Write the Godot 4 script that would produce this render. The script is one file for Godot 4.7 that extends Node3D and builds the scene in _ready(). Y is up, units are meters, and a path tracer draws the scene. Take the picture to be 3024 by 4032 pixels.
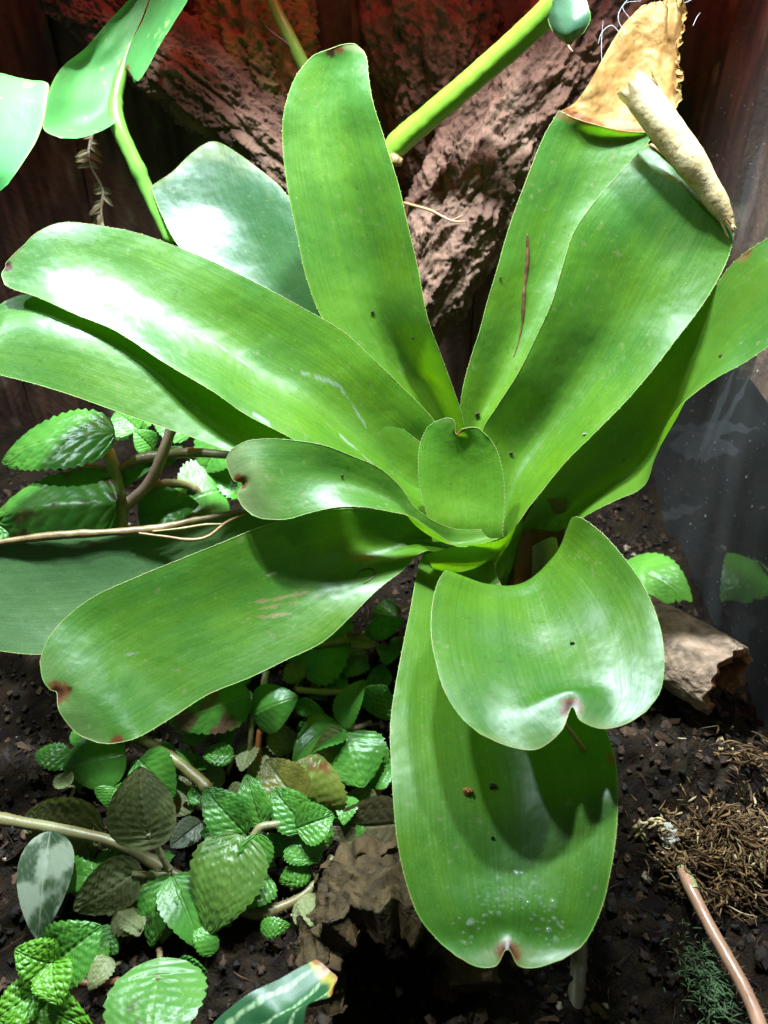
extends Node3D
# A bromeliad growing in a planted glass tank, seen from above its front edge. Positions are in millimetres, turned to metres by V().

var M := {}
var T := {}
var noise_a := FastNoiseLite.new()
var noise_b := FastNoiseLite.new()
var ridge := FastNoiseLite.new()
var rng := RandomNumberGenerator.new()

func V(x: float, y: float, z: float) -> Vector3:
	return Vector3(x, y, z) * 0.001

func _ready() -> void:
	rng.seed = 11
	var cam := Camera3D.new()
	cam.name = "camera"
	add_child(cam)
	var lens := CameraAttributesPhysical.new()
	lens.frustum_focal_length = 18.47
	lens.frustum_focus_distance = 0.335
	lens.frustum_near = 0.02
	lens.frustum_far = 20.0
	lens.exposure_aperture = 9.0
	lens.auto_exposure_enabled = false
	cam.attributes = lens
	cam.position = V(-45.7, 229.5, 289.5)
	cam.rotation = Vector3(deg_to_rad(-38.0), 0, 0)
	cam.fov = 66.0
	cam.near = 0.02
	cam.far = 20.0
	cam.current = true

	var we := WorldEnvironment.new()
	we.name = "environment"
	var env := Environment.new()
	env.background_mode = Environment.BG_COLOR
	env.background_color = Color(0.5, 0.53, 0.56)
	env.background_energy_multiplier = 0.23
	env.tonemap_mode = Environment.TONE_MAPPER_LINEAR
	env.tonemap_exposure = 1.16
	env.sdfgi_enabled = true
	env.ssao_enabled = true
	env.ssil_enabled = true
	we.environment = env
	add_child(we)

	setup_noise()
	make_materials()
	lamp()
	setting()
	wood_pieces()
	bromeliad()
	climbers()
	ground_plants()
	small_things()

func setup_noise() -> void:
	noise_a.seed = 3
	noise_a.noise_type = FastNoiseLite.TYPE_SIMPLEX_SMOOTH
	noise_a.frequency = 1.0
	noise_a.fractal_octaves = 4
	noise_b.seed = 17
	noise_b.noise_type = FastNoiseLite.TYPE_SIMPLEX_SMOOTH
	noise_b.frequency = 1.0
	noise_b.fractal_type = FastNoiseLite.FRACTAL_NONE
	cells.noise_type = FastNoiseLite.TYPE_CELLULAR
	cells.seed = 7
	cells.frequency = 1.0
	cells.cellular_return_type = FastNoiseLite.RETURN_DISTANCE2_SUB
	cells.fractal_type = FastNoiseLite.FRACTAL_NONE
	ridge.seed = 29
	ridge.noise_type = FastNoiseLite.TYPE_SIMPLEX_SMOOTH
	ridge.frequency = 1.0
	ridge.fractal_type = FastNoiseLite.FRACTAL_RIDGED
	ridge.fractal_octaves = 4

func na(p: Vector3, f: float) -> float:
	return noise_a.get_noise_3d(p.x * f, p.y * f, p.z * f)
func nb(p: Vector3, f: float) -> float:
	return noise_b.get_noise_3d(p.x * f, p.y * f, p.z * f)
var cells := FastNoiseLite.new()
func nc(p: Vector3, f: float) -> float:
	return cells.get_noise_3d(p.x * f, p.y * f, p.z * f)
func nr(p: Vector3, f: float) -> float:
	return ridge.get_noise_3d(p.x * f, p.y * f, p.z * f)

# ---------------------------------------------------------------- naming and tagging

var used := {}
func numbered(n: String) -> String:
	used[n] = used.get(n, -1) + 1
	return n if used[n] == 0 else "%s_%03d" % [n, used[n]]

func tag(o: Node3D, label: String, category: String, group := "", kind := "") -> Node3D:
	if label: o.set_meta("label", label)
	if category: o.set_meta("category", category)
	if group: o.set_meta("group", group)
	if kind: o.set_meta("kind", kind)
	return o

func thing(n: String, label: String, category: String, at := Vector3.ZERO, group := "", kind := "") -> Node3D:
	var o := Node3D.new()
	o.name = numbered(n)
	o.position = at
	add_child(o)
	return tag(o, label, category, group, kind)

func piece(n: String, mesh: Mesh, mat: Material, parent: Node3D = null) -> MeshInstance3D:
	var o := MeshInstance3D.new()
	o.name = numbered(n) if parent == null else n
	o.mesh = mesh
	o.material_override = null
	if mesh.get_surface_count() and mat: mesh.surface_set_material(0, mat)
	o.cast_shadow = GeometryInstance3D.SHADOW_CASTING_SETTING_ON
	if parent == null:
		add_child(o)
	else:
		o.position = -parent.position if parent.get_parent() == self else Vector3.ZERO
		parent.add_child(o, true)
	return o

# ---------------------------------------------------------------- shapes

func cr(p: Array, t: float) -> Vector3:
	var n := p.size() - 1
	var f := clampf(t, 0.0, 1.0) * n
	var i := mini(int(f), n - 1)
	var u := f - i
	var b: Vector3 = p[i]
	var c: Vector3 = p[i + 1]
	var a: Vector3 = p[i - 1] if i > 0 else b * 2.0 - c
	var d: Vector3 = p[i + 2] if i + 2 <= n else c * 2.0 - b
	return 0.5 * ((2.0 * b) + (c - a) * u + (2.0 * a - 5.0 * b + 4.0 * c - d) * u * u + (3.0 * b - a - 3.0 * c + d) * u * u * u)

# rows of points from the base of a blade to its tip -> a grid of (nu + 1) x (nv + 1) points
func sheet(rows: Array, nu: int, nv: int) -> PackedVector3Array:
	var cols := []
	for i in nu + 1:
		var c := []
		for r in rows: c.append(cr(r, float(i) / nu))
		cols.append(c)
	var out := PackedVector3Array()
	out.resize((nu + 1) * (nv + 1))
	for j in nv + 1:
		for i in nu + 1:
			out[j * (nu + 1) + i] = cr(cols[i], float(j) / nv)
	return out

func grid_normals(p: PackedVector3Array, nu: int, nv: int, wrap := false) -> PackedVector3Array:
	var w := nu + 1
	var n := PackedVector3Array()
	n.resize(p.size())
	for j in nv + 1:
		var j0 := maxi(j - 1, 0) * w
		var j1 := mini(j + 1, nv) * w
		for i in w:
			var i0 := maxi(i - 1, 0)
			var i1 := mini(i + 1, nu)
			if wrap:
				if i == 0: i0 = nu - 1
				if i == nu: i1 = 1
			var du := p[j * w + i1] - p[j * w + i0]
			var dv := p[j1 + i] - p[j0 + i]
			var c := du.cross(dv)
			if c.length_squared() < 1e-20:
				c = (p[j1 + i1] - p[j0 + i0]).cross(p[j1 + i0] - p[j0 + i1])
			n[j * w + i] = c.normalized() if c.length_squared() > 1e-24 else Vector3.UP
	return n

func grid_mesh(p: PackedVector3Array, nu: int, nv: int, col: PackedColorArray, wrap := false, uvs := PackedVector2Array()) -> ArrayMesh:
	var w := nu + 1
	var idx := PackedInt32Array()
	idx.resize(nu * nv * 6)
	var k := 0
	for j in nv:
		for i in nu:
			var a := j * w + i
			idx[k] = a
			idx[k + 1] = a + w
			idx[k + 2] = a + 1
			idx[k + 3] = a + 1
			idx[k + 4] = a + w
			idx[k + 5] = a + w + 1
			k += 6
	var arr := []
	arr.resize(Mesh.ARRAY_MAX)
	arr[Mesh.ARRAY_VERTEX] = p
	arr[Mesh.ARRAY_NORMAL] = grid_normals(p, nu, nv, wrap)
	arr[Mesh.ARRAY_INDEX] = idx
	if col.size(): arr[Mesh.ARRAY_COLOR] = col
	if uvs.size(): arr[Mesh.ARRAY_TEX_UV] = uvs
	var m := ArrayMesh.new()
	m.add_surface_from_arrays(Mesh.PRIMITIVE_TRIANGLES, arr)
	return m

# collects several grids into one mesh
class Heap:
	var v := PackedVector3Array()
	var n := PackedVector3Array()
	var c := PackedColorArray()
	var t := PackedInt32Array()
	func mesh() -> ArrayMesh:
		var arr := []
		arr.resize(Mesh.ARRAY_MAX)
		arr[Mesh.ARRAY_VERTEX] = v
		arr[Mesh.ARRAY_NORMAL] = n
		arr[Mesh.ARRAY_COLOR] = c
		arr[Mesh.ARRAY_INDEX] = t
		var m := ArrayMesh.new()
		m.add_surface_from_arrays(Mesh.PRIMITIVE_TRIANGLES, arr)
		return m

func heap_grid(h: Heap, p: PackedVector3Array, nu: int, nv: int, col: PackedColorArray, wrap := false) -> void:
	var base := h.v.size()
	var w := nu + 1
	h.v.append_array(p)
	h.n.append_array(grid_normals(p, nu, nv, wrap))
	h.c.append_array(col)
	for j in nv:
		for i in nu:
			var a := base + j * w + i
			h.t.append_array(PackedInt32Array([a, a + w, a + 1, a + 1, a + w, a + w + 1]))

func frame_along(path: Array, steps: int) -> Array:
	var out := []
	var side := Vector3.ZERO
	for j in steps + 1:
		var t := float(j) / steps
		var o := cr(path, t)
		var d := (cr(path, minf(t + 0.01, 1.0)) - cr(path, maxf(t - 0.01, 0.0))).normalized()
		if side == Vector3.ZERO: side = d.cross(Vector3.UP if absf(d.y) < 0.9 else Vector3.RIGHT)
		side = (side - d * side.dot(d)).normalized()
		out.append([o, d, side, d.cross(side)])
	return out

func radius_at(r: Array, t: float) -> float:
	var n := r.size() - 1
	if n == 0: return r[0]
	var f := clampf(t, 0.0, 1.0) * n
	var i := mini(int(f), n - 1)
	return lerpf(r[i], r[i + 1], smoothstep(0.0, 1.0, f - i))

# a round stem along a path, radii in millimetres, ends closed
func tube_points(path: Array, radii: Array, nu: int, nv: int, rough := 0.0, freq := 120.0) -> PackedVector3Array:
	var fr := frame_along(path, nv)
	var out := PackedVector3Array()
	for j in range(-1, nv + 2):
		var f: Array = fr[clampi(j, 0, nv)]
		var r := radius_at(radii, float(clampi(j, 0, nv)) / nv) * 0.001
		if rough >= 0.12: r *= 1.0 + 0.22 * exp(-pow((fposmod(float(j) / nv * 3.0 + 0.35, 1.0) - 0.5) / 0.05, 2.0))
		if j < 0 or j > nv: r = 0.0
		for i in nu + 1:
			var a := TAU * (i % nu) / nu
			var e: Vector3 = f[2] * cos(a) + f[3] * sin(a)
			var p: Vector3 = f[0] + e * r
			if rough > 0.0: p += e * rough * r * na(p, freq)
			out.append(p)
	return out

func two_tone(p: PackedVector3Array, a: Color, b: Color, f: float) -> PackedColorArray:
	var c := PackedColorArray()
	c.resize(p.size())
	for i in p.size(): c[i] = a.lerp(b, clampf(0.5 + 0.9 * na(p[i], f), 0.0, 1.0))
	return c

func stem_mesh(path: Array, radii: Array, a: Color, b: Color, f := 60.0, rough := 0.12, nu := 12, nv := 40) -> ArrayMesh:
	var p := tube_points(path, radii, nu, nv, rough)
	return grid_mesh(p, nu, nv + 2, two_tone(p, a, b, f), true)

# fine hairs standing on a stem
func hair_mesh(path: Array, radii: Array, count: int, length: float, color: Color) -> ArrayMesh:
	var h := Heap.new()
	var fr := frame_along(path, 80)
	for k in count:
		var t := rng.randf()
		var f: Array = fr[int(t * 80)]
		var a := rng.randf() * TAU
		var e: Vector3 = f[2] * cos(a) + f[3] * sin(a)
		var o: Vector3 = f[0] + e * radius_at(radii, t) * 0.00095
		var l := length * 0.001 * rng.randf_range(0.5, 1.2)
		var bend: Vector3 = f[1] * rng.randf_range(-0.5, 0.7)
		var pts := [o, o + (e + bend * 0.3) * l * 0.5, o + (e + bend) * l]
		var p := tube_points(pts, [0.07, 0.05, 0.015], 4, 3)
		var c := PackedColorArray()
		c.resize(p.size())
		c.fill(color)
		heap_grid(h, p, 4, 5, c, true)
	return h.mesh()

# ---------------------------------------------------------------- materials

func noise_image(size: int, fn: int) -> Image:
	var n := FastNoiseLite.new()
	n.noise_type = FastNoiseLite.TYPE_SIMPLEX_SMOOTH
	n.seed = 40 + fn
	n.frequency = 1.0
	n.fractal_octaves = 4
	var data := PackedByteArray()
	data.resize(size * size)
	for y in size:
		for x in size:
			var u := TAU * x / size
			var v := TAU * y / size
			data[y * size + x] = clampi(int(127.5 + 150.0 * n.get_noise_3d(cos(u) * 2.6 + 0.7 * cos(v) * 2.6, sin(u) * 2.6, sin(v) * 2.6 + 0.4 * cos(v))), 0, 255)
	return Image.create_from_data(size, size, false, Image.FORMAT_L8, data)

# blade surface: fine lengthwise nerves, pores and pale scale-hairs; 0 colour, 1 relief, 2 gloss
func blade_image(kind: int) -> Image:
	var s := 1024
	var r := RandomNumberGenerator.new()
	r.seed = 5
	var line := PackedFloat32Array()
	line.resize(s)
	var ln := FastNoiseLite.new()
	ln.seed = 61
	ln.frequency = 1.0
	ln.fractal_octaves = 5
	for x in s:
		var w := TAU * x / s
		line[x] = clampf(0.5 + 0.75 * ln.get_noise_2d(7.0 * cos(w), 7.0 * sin(w)), 0.0, 1.0)
	var n := FastNoiseLite.new()
	n.seed = 8
	n.frequency = 1.0
	var data := PackedFloat32Array()
	data.resize(s * s)
	for y in s:
		var v := TAU * y / s
		for x in s:
			var u := TAU * x / s
			var q := n.get_noise_3d(9.0 * cos(u), 9.0 * sin(u) + 0.8 * cos(v), 0.8 * sin(v))
			data[y * s + x] = clampf(line[x] * 0.7 + 0.15 + 0.22 * q, 0.0, 1.0)
	var dots := PackedFloat32Array()
	dots.resize(s * s)
	for k in 1500:
		var cx := r.randi() % s
		var cy := r.randi() % s
		var rad := r.randf_range(2.4, 5.2)
		var lum := r.randf_range(0.3, 1.0)
		for dy in range(-6, 7):
			for dx in range(-6, 7):
				var d := sqrt(float(dx * dx + dy * dy))
				if d > rad: continue
				var at := ((cy + dy + s) % s) * s + (cx + dx + s) % s
				dots[at] = maxf(dots[at], lum * (1.0 - 0.6 * d / rad))
	var out := PackedByteArray()
	out.resize(s * s)
	for i in s * s:
		var g := 0.0
		if kind == 0: g = 0.76 + 0.10 * (data[i] - 0.5) + 0.20 * dots[i]
		elif kind == 1: g = 0.22 * data[i] + 0.5 * dots[i]
		else: g = 0.66 + 0.34 * (data[i] - 0.5) + 0.2 * dots[i]
		out[i] = clampi(int(g * 255.0), 0, 255)
	return Image.create_from_data(s, s, false, Image.FORMAT_L8, out)

func tex(i: Image) -> ImageTexture:
	return ImageTexture.create_from_image(i)

func plain_mat(n: String, rough: float, spec := 0.5, relief := 0.0, scale := 30.0, through := 0.0) -> StandardMaterial3D:
	var m := StandardMaterial3D.new()
	m.resource_name = n
	m.vertex_color_use_as_albedo = true
	m.roughness = rough
	m.metallic_specular = spec
	m.cull_mode = BaseMaterial3D.CULL_DISABLED
	if relief > 0.0:
		m.heightmap_enabled = true
		m.heightmap_texture = T.cloudy
		m.heightmap_scale = relief
		m.uv1_triplanar = true
		m.uv1_world_triplanar = true
		m.uv1_scale = Vector3.ONE * scale
	if through > 0.0:
		m.backlight_enabled = true
		m.backlight = Color(through, through, through * 0.75)
	M[n] = m
	return m

func make_materials() -> void:
	T.cloudy = tex(noise_image(512, 1))
	T.blade = tex(blade_image(0))
	T.blade_relief = tex(blade_image(1))
	T.blade_gloss = tex(blade_image(2))
	var b := plain_mat("blade", 0.58, 0.6)
	b.albedo_texture = T.blade
	b.roughness_texture = T.blade_gloss
	b.roughness_texture_channel = BaseMaterial3D.TEXTURE_CHANNEL_RED
	b.heightmap_enabled = true
	b.heightmap_texture = T.blade_relief
	b.heightmap_scale = 0.0045
	b.backlight_enabled = true
	b.backlight = Color(1.04, 1.06, 0.5)
	plain_mat("margin", 0.4, 0.5, 0.0, 1.0, 0.4)
	plain_mat("dry_blade", 0.6, 0.4, 0.008, 90.0, 0.6)
	plain_mat("pothos", 0.5, 0.35, 0.01, 25.0, 0.6)
	plain_mat("herb", 0.34, 0.5, 0.006, 120.0, 0.8)
	plain_mat("herb_matte", 0.5, 0.45, 0.006, 120.0, 0.92)
	plain_mat("stem", 0.42, 0.5, 0.008, 60.0)
	plain_mat("stem_smooth", 0.3, 0.5, 0.003, 50.0)
	plain_mat("hair", 0.5, 0.4, 0.0, 1.0, 0.8)
	plain_mat("bark", 0.85, 0.35, 0.10, 22.0)
	plain_mat("wood", 0.72, 0.4, 0.05, 14.0)
	plain_mat("soil", 0.95, 0.25, 0.12, 45.0)
	plain_mat("moss", 0.7, 0.4, 0.0, 1.0, 0.3)
	plain_mat("debris", 0.75, 0.3)
	var g := StandardMaterial3D.new()
	g.resource_name = "glass"
	g.transparency = BaseMaterial3D.TRANSPARENCY_ALPHA
	g.albedo_color = Color(1, 1, 1, 0.03)
	g.roughness = 0.03
	g.cull_mode = BaseMaterial3D.CULL_DISABLED
	M.glass = g
	var w := g.duplicate()
	w.resource_name = "water"
	w.roughness = 0.02
	w.albedo_color = Color(1, 1, 1, 0.02)
	M.water = w
	var hs := StandardMaterial3D.new()
	hs.albedo_color = Color(0.12, 0.12, 0.13)
	hs.roughness = 0.5
	M.housing = hs
	for e in [["white_glow", Color(0.95, 1.0, 0.98)], ["red_glow", Color(1.0, 0.08, 0.05)]]:
		var l := StandardMaterial3D.new()
		l.albedo_color = Color(0.8, 0.8, 0.8)
		l.emission_enabled = true
		l.emission = e[1]
		l.emission_energy_multiplier = 6.0
		M[e[0]] = l

# ---------------------------------------------------------------- light

func lamp() -> void:
	var l := thing("grow_lamp", "black bar lamp with white and red diodes above the tank", "lamp", V(-40, 440, -85))
	var body := BoxMesh.new()
	body.size = Vector3(0.72, 0.02, 0.10)
	var bm := piece("housing", body, M.housing, l)
	bm.position = Vector3(-0.08, 0.014, 0)
	var xs := [-370, -140, 0, 110, 205]
	var power := [0.38, 0.68, 0.68, 0.36, 0.20]
	for k in 5:
		var q := CylinderMesh.new()
		q.top_radius = 0.016
		q.bottom_radius = 0.016
		q.height = 0.004
		var d := piece("white_diode_lamp", q, M.white_glow, l)
		d.position = V(xs[k], 0, 0)
		diode(l, "white_diode_light", d.position, Color(0.88, 0.97, 1.0), power[k], 0.014, 49.0, Vector3(0, -1, 0.34))
	for k in 3:
		var q := CylinderMesh.new()
		q.top_radius = 0.007
		q.bottom_radius = 0.007
		q.height = 0.004
		var d := piece("red_diode_lamp", q, M.red_glow, l)
		d.position = V([-150, -30, 110][k], 0, -38)
		diode(l, "red_diode_light", d.position, Color(1.0, 0.16, 0.14), 0.022, 0.01, 60.0, Vector3(0, -1, -0.30))

func diode(parent: Node3D, n: String, at: Vector3, tint: Color, power: float, size: float, cone: float, towards: Vector3) -> void:
	var a := SpotLight3D.new()
	a.name = n
	a.light_color = tint
	a.light_energy = power
	a.light_size = size
	a.spot_angle = cone
	a.spot_angle_attenuation = 0.6
	a.spot_range = 3.0
	a.spot_attenuation = 2.0
	a.shadow_enabled = true
	a.position = at + Vector3(0, -0.004, 0)
	parent.add_child(a, true)
	a.basis = Basis.looking_at(towards.normalized(), Vector3(0, 0, -1) if absf(towards.z) < 0.9 else Vector3.UP)

# ---------------------------------------------------------------- the bromeliad

func blade_colors(p: PackedVector3Array, nu: int, nv: int, st: Dictionary) -> PackedColorArray:
	var c := PackedColorArray()
	c.resize(p.size())
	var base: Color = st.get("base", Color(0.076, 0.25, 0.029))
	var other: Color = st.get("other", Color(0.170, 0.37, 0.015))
	var tip: Color = st.get("tip", Color(0.34, 0.40, 0.16))
	var tip_from: float = st.get("tip_from", 0.93)
	var tip_amount: float = st.get("tip_amount", 0.55)
	var spots: Array = st.get("spots", [])
	var off: float = st.get("seed", 0.0)
	var marks: Array = st.get("marks", [])
	for j in nv + 1:
		var t := float(j) / nv
		for i in nu + 1:
			var s := float(i) / nu
			var q := p[j * (nu + 1) + i]
			var qo := q + Vector3(off, off * 0.7, 0)
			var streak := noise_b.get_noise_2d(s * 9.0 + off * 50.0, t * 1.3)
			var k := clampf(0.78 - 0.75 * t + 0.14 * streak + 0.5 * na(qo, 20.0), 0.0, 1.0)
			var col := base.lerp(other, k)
			var m := maxf(absf(s - 0.5) * 2.0, 0.0)
			col = col.lerp(Color(0.30, 0.40, 0.10), smoothstep(0.98, 1.0, m) * 0.3)
			var fl := na(qo + Vector3(5, 1, 2), 210.0) + 0.35 * na(qo, 30.0)
			if fl > 0.50: col = col.lerp(Color(0.30, 0.34, 0.14), clampf((fl - 0.50) * 5.0, 0.0, 0.55))
			elif fl < -0.58: col = col.lerp(Color(0.05, 0.10, 0.012), clampf((-fl - 0.58) * 5.0, 0.0, 0.5))
			var w := smoothstep(tip_from, 1.0, t + 0.05 * na(qo, 60.0)) * tip_amount
			col = col.lerp(tip, w)
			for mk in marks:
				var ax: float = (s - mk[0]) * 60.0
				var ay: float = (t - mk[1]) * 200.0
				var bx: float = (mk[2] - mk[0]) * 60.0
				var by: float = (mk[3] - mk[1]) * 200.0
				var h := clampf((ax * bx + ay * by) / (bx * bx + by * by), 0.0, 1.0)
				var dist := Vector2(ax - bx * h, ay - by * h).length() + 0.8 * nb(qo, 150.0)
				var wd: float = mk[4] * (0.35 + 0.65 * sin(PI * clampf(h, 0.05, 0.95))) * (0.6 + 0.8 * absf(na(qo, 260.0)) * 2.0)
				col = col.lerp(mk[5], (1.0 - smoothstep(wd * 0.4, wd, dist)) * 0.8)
			for sp in spots:
				var d: float = (q - (sp[0] as Vector3)).length() / (sp[1] * 0.001) + 0.35 * na(q, 350.0)
				col = col.lerp(sp[2], 1.0 - smoothstep(0.55, 1.0, d))
			c[j * (nu + 1) + i] = col * 1.28
	return c

func blade(parent: Node3D, rows: Array, st: Dictionary, nu := 80, nv := 240, edge := true) -> MeshInstance3D:
	var p := sheet(rows, nu, nv)
	var n := grid_normals(p, nu, nv)
	var wave: float = st.get("wave", 0.8) * 0.001
	var off: float = st.get("seed", 0.0)
	for i in p.size():
		p[i] += n[i] * (wave * nb(p[i] + Vector3(off, 0, off), 26.0) + 0.00022 * na(p[i], 75.0))
	blades[off] = [p, nu, nv]
	var uvs := PackedVector2Array()
	uvs.resize(p.size())
	var length := 0.0
	var w := nu + 1
	for j in nv + 1:
		if j > 0: length += (p[j * w + nu / 2] - p[(j - 1) * w + nu / 2]).length()
		for i in w: uvs[j * w + i] = Vector2(float(i) / nu * 1.3 + off * 3.0, length / 0.045)
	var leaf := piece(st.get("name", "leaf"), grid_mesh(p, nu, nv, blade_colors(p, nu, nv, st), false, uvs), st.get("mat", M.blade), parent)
	if st.has("label"): leaf.set_meta("label", st.label)
	if edge:
		# the pale horny margin with its small teeth
		var rim := []
		for j in range(1, nv + 1): rim.append(p[j * w])
		for i in range(1, nu): rim.append(p[nv * w + i])
		for j in range(nv, 0, -1): rim.append(p[j * w + nu])
		var h := Heap.new()
		var steps := rim.size()
		var tp := PackedVector3Array()
		for k in steps:
			var a: Vector3 = rim[maxi(k - 1, 0)]
			var b: Vector3 = rim[mini(k + 1, steps - 1)]
			var d: Vector3 = (b - a).normalized()
			var sd: Vector3 = d.cross(Vector3(0.3, 0.8, 0.5)).normalized()
			var up: Vector3 = d.cross(sd)
			for i in 6:
				var ang := TAU * (i % 5) / 5.0
				tp.append((rim[k] as Vector3) + (sd * cos(ang) + up * sin(ang)) * 0.00014)
		var mc: Color = st.get("margin", Color(0.14, 0.26, 0.05))
		var tc := PackedColorArray()
		tc.resize(tp.size())
		for i in tp.size():
			tc[i] = mc.lerp(Color(0.30, 0.20, 0.08), clampf(0.2 + 1.2 * na(tp[i], 90.0), 0.0, 0.8))
		heap_grid(h, tp, 5, steps - 1, tc, true)
		var inside: Vector3 = Vector3.ZERO
		for j in range(8, nv - 6, 7):
			for sidei in [0, nu]:
				var o: Vector3 = p[j * w + sidei]
				inside = p[j * w + (1 if sidei == 0 else nu - 1)]
				var outw := (o - inside).normalized()
				var along := (p[(j + 1) * w + sidei] - p[(j - 1) * w + sidei]).normalized()
				var th := tube_points([o - outw * 0.0002, o + outw * 0.0003 + along * 0.0003, o + outw * 0.0006 + along * 0.0007], [0.2, 0.15, 0.03], 4, 2)
				var cc := PackedColorArray()
				cc.resize(th.size())
				cc.fill(mc * 0.8)
				heap_grid(h, th, 4, 4, cc, true)
		var e := piece("margin", h.mesh(), M.margin, leaf)
		e.position = Vector3.ZERO
	return leaf

func bromeliad() -> void:
	var b := thing("bromeliad", "large green bromeliad rosette of broad strap leaves with brown dried tips", "plant", V(0, -110, 0))
	var brown := Color(0.10, 0.035, 0.012)
	var rust := Color(0.26, 0.09, 0.03)
	blade(b, [
		[V(-10.5, 0.7, -20.3), V(-4.5, -1.4, -26.2), V(1.9, 2.4, -21.7)],
		[V(-24.3, 22.8, -33.8), V(-13.6, 19.2, -41.8), V(-5.4, 23, -31.4)],
		[V(-41.1, 39.8, -42), V(-23.4, 36.2, -50.3), V(-10, 38.4, -35.8)],
		[V(-61, 56.5, -50), V(-37.6, 55.4, -57.7), V(-18.7, 60.2, -42.7)],
		[V(-74.3, 72.9, -57.7), V(-47.6, 71.5, -63.2), V(-25.5, 77.2, -48.3)],
		[V(-81.7, 89.9, -65.9), V(-54.2, 89.4, -71.3), V(-30.3, 97, -58.7)],
		[V(-86, 108.1, -75.1), V(-58.9, 107.7, -79.3), V(-35.3, 114.7, -67.5)],
		[V(-89.3, 124.4, -82.7), V(-63.4, 123.6, -86.8), V(-39.8, 130, -76.9)],
		[V(-91.2, 140.1, -91.1), V(-67.4, 139.4, -94.8), V(-45.6, 145, -86.1)],
		[V(-90.4, 153, -97.4), V(-69.4, 151.9, -100.2), V(-50.1, 156.7, -92.7)],
		[V(-85.5, 165.3, -104.5), V(-68.4, 163.5, -105.6), V(-52.3, 166.3, -100.2)],
		[V(-78.8, 172.6, -108.9), V(-65.7, 171.4, -108.6), V(-53.1, 172.4, -105)],
		[V(-74.2, 175.3, -109.8), V(-69.6, 176.4, -109.4), V(-64.3, 178, -109.4), V(-58.8, 178.3, -109.6), V(-54.5, 175.6, -107.5)]], {"seed": 0.11, "label": "upright back leaf with a flat dry nick at its tip", "tip_amount": 0.75, "tip": Color(0.42, 0.42, 0.22), "tip_from": 0.955, "spots": [[V(-69.4, 175.8, -108.9), 3.2, brown], [V(-65.9, 176.9, -108.5), 3.0, rust]]})
	blade(b, [
		[V(-22.1, 10.3, -46.8), V(-15.4, 9, -53.4), V(-9.2, 15.8, -51.2)],
		[V(-62.2, 31.9, -70.1), V(-47.1, 30.4, -77.1), V(-33.8, 38.9, -71.8)],
		[V(-101, 50.3, -90.8), V(-79.4, 48.4, -96.2), V(-59.9, 56.2, -89.1)],
		[V(-135.3, 70, -110), V(-105.4, 67.4, -113.6), V(-76.7, 73.8, -106.6)],
		[V(-154.3, 84.3, -124.9), V(-118.9, 82.3, -127.1), V(-84.6, 88.3, -120.4)],
		[V(-163.4, 96.1, -136.8), V(-127, 95.1, -138.5), V(-91.5, 100.9, -132.9)],
		[V(-168.1, 104.5, -144.6), V(-133.3, 103.4, -145.6), V(-99.1, 107.9, -140.9)],
		[V(-169.6, 107.7, -148.4), V(-159, 113.2, -152.6), V(-151.1, 119.4, -157.5), V(-141.8, 125.2, -162), V(-134.9, 126.2, -162.8), V(-124.8, 122.4, -158.5), V(-111.7, 115.7, -150.8), V(-102.1, 110.1, -143.9)]], {"seed": 0.23, "base": Color(0.048, 0.16, 0.05), "other": Color(0.085, 0.22, 0.06), "label": "back left leaf with blunt broad end and glaring sheen"})
	blade(b, [
		[V(-7.2, 4.2, -23.1), V(-11.3, -8.7, -19.2), V(-9.9, -10.4, -5.3)],
		[V(-30, 23, -31.4), V(-37.7, 8.7, -20.9), V(-41.2, 2.7, -2.9)],
		[V(-61, 43.5, -39.8), V(-70.9, 28, -22.7), V(-77, 19.8, 0.3)],
		[V(-90.8, 60.6, -44.3), V(-98.8, 45.4, -22.4), V(-104.5, 34.7, 2.6)],
		[V(-119.6, 73.8, -45.7), V(-123.4, 59.8, -21.4), V(-127.2, 45.7, 2.9)],
		[V(-145.1, 84.2, -44.9), V(-146, 72.4, -19.1), V(-148.9, 55.8, 3.9)],
		[V(-169.9, 90.7, -42.4), V(-169.4, 81, -18.2), V(-170.8, 64.6, 2.1)],
		[V(-190.6, 93.9, -39.8), V(-189.2, 85.6, -17.9), V(-189.2, 70.4, 0.1)],
		[V(-203.3, 93.5, -35.7), V(-203.3, 86.2, -17), V(-204, 73.8, -1.3)],
		[V(-212.3, 90.4, -30.7), V(-212.6, 84.2, -16.5), V(-212.6, 76.2, -3.1)],
		[V(-215.8, 88.5, -28), V(-221.2, 84.2, -23.4), V(-222.5, 80.9, -18.3), V(-221, 77.6, -10.6), V(-217, 75.8, -6.7)]], {"seed": 0.31, "label": "left leaf lying just under the largest left leaf"})
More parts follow.
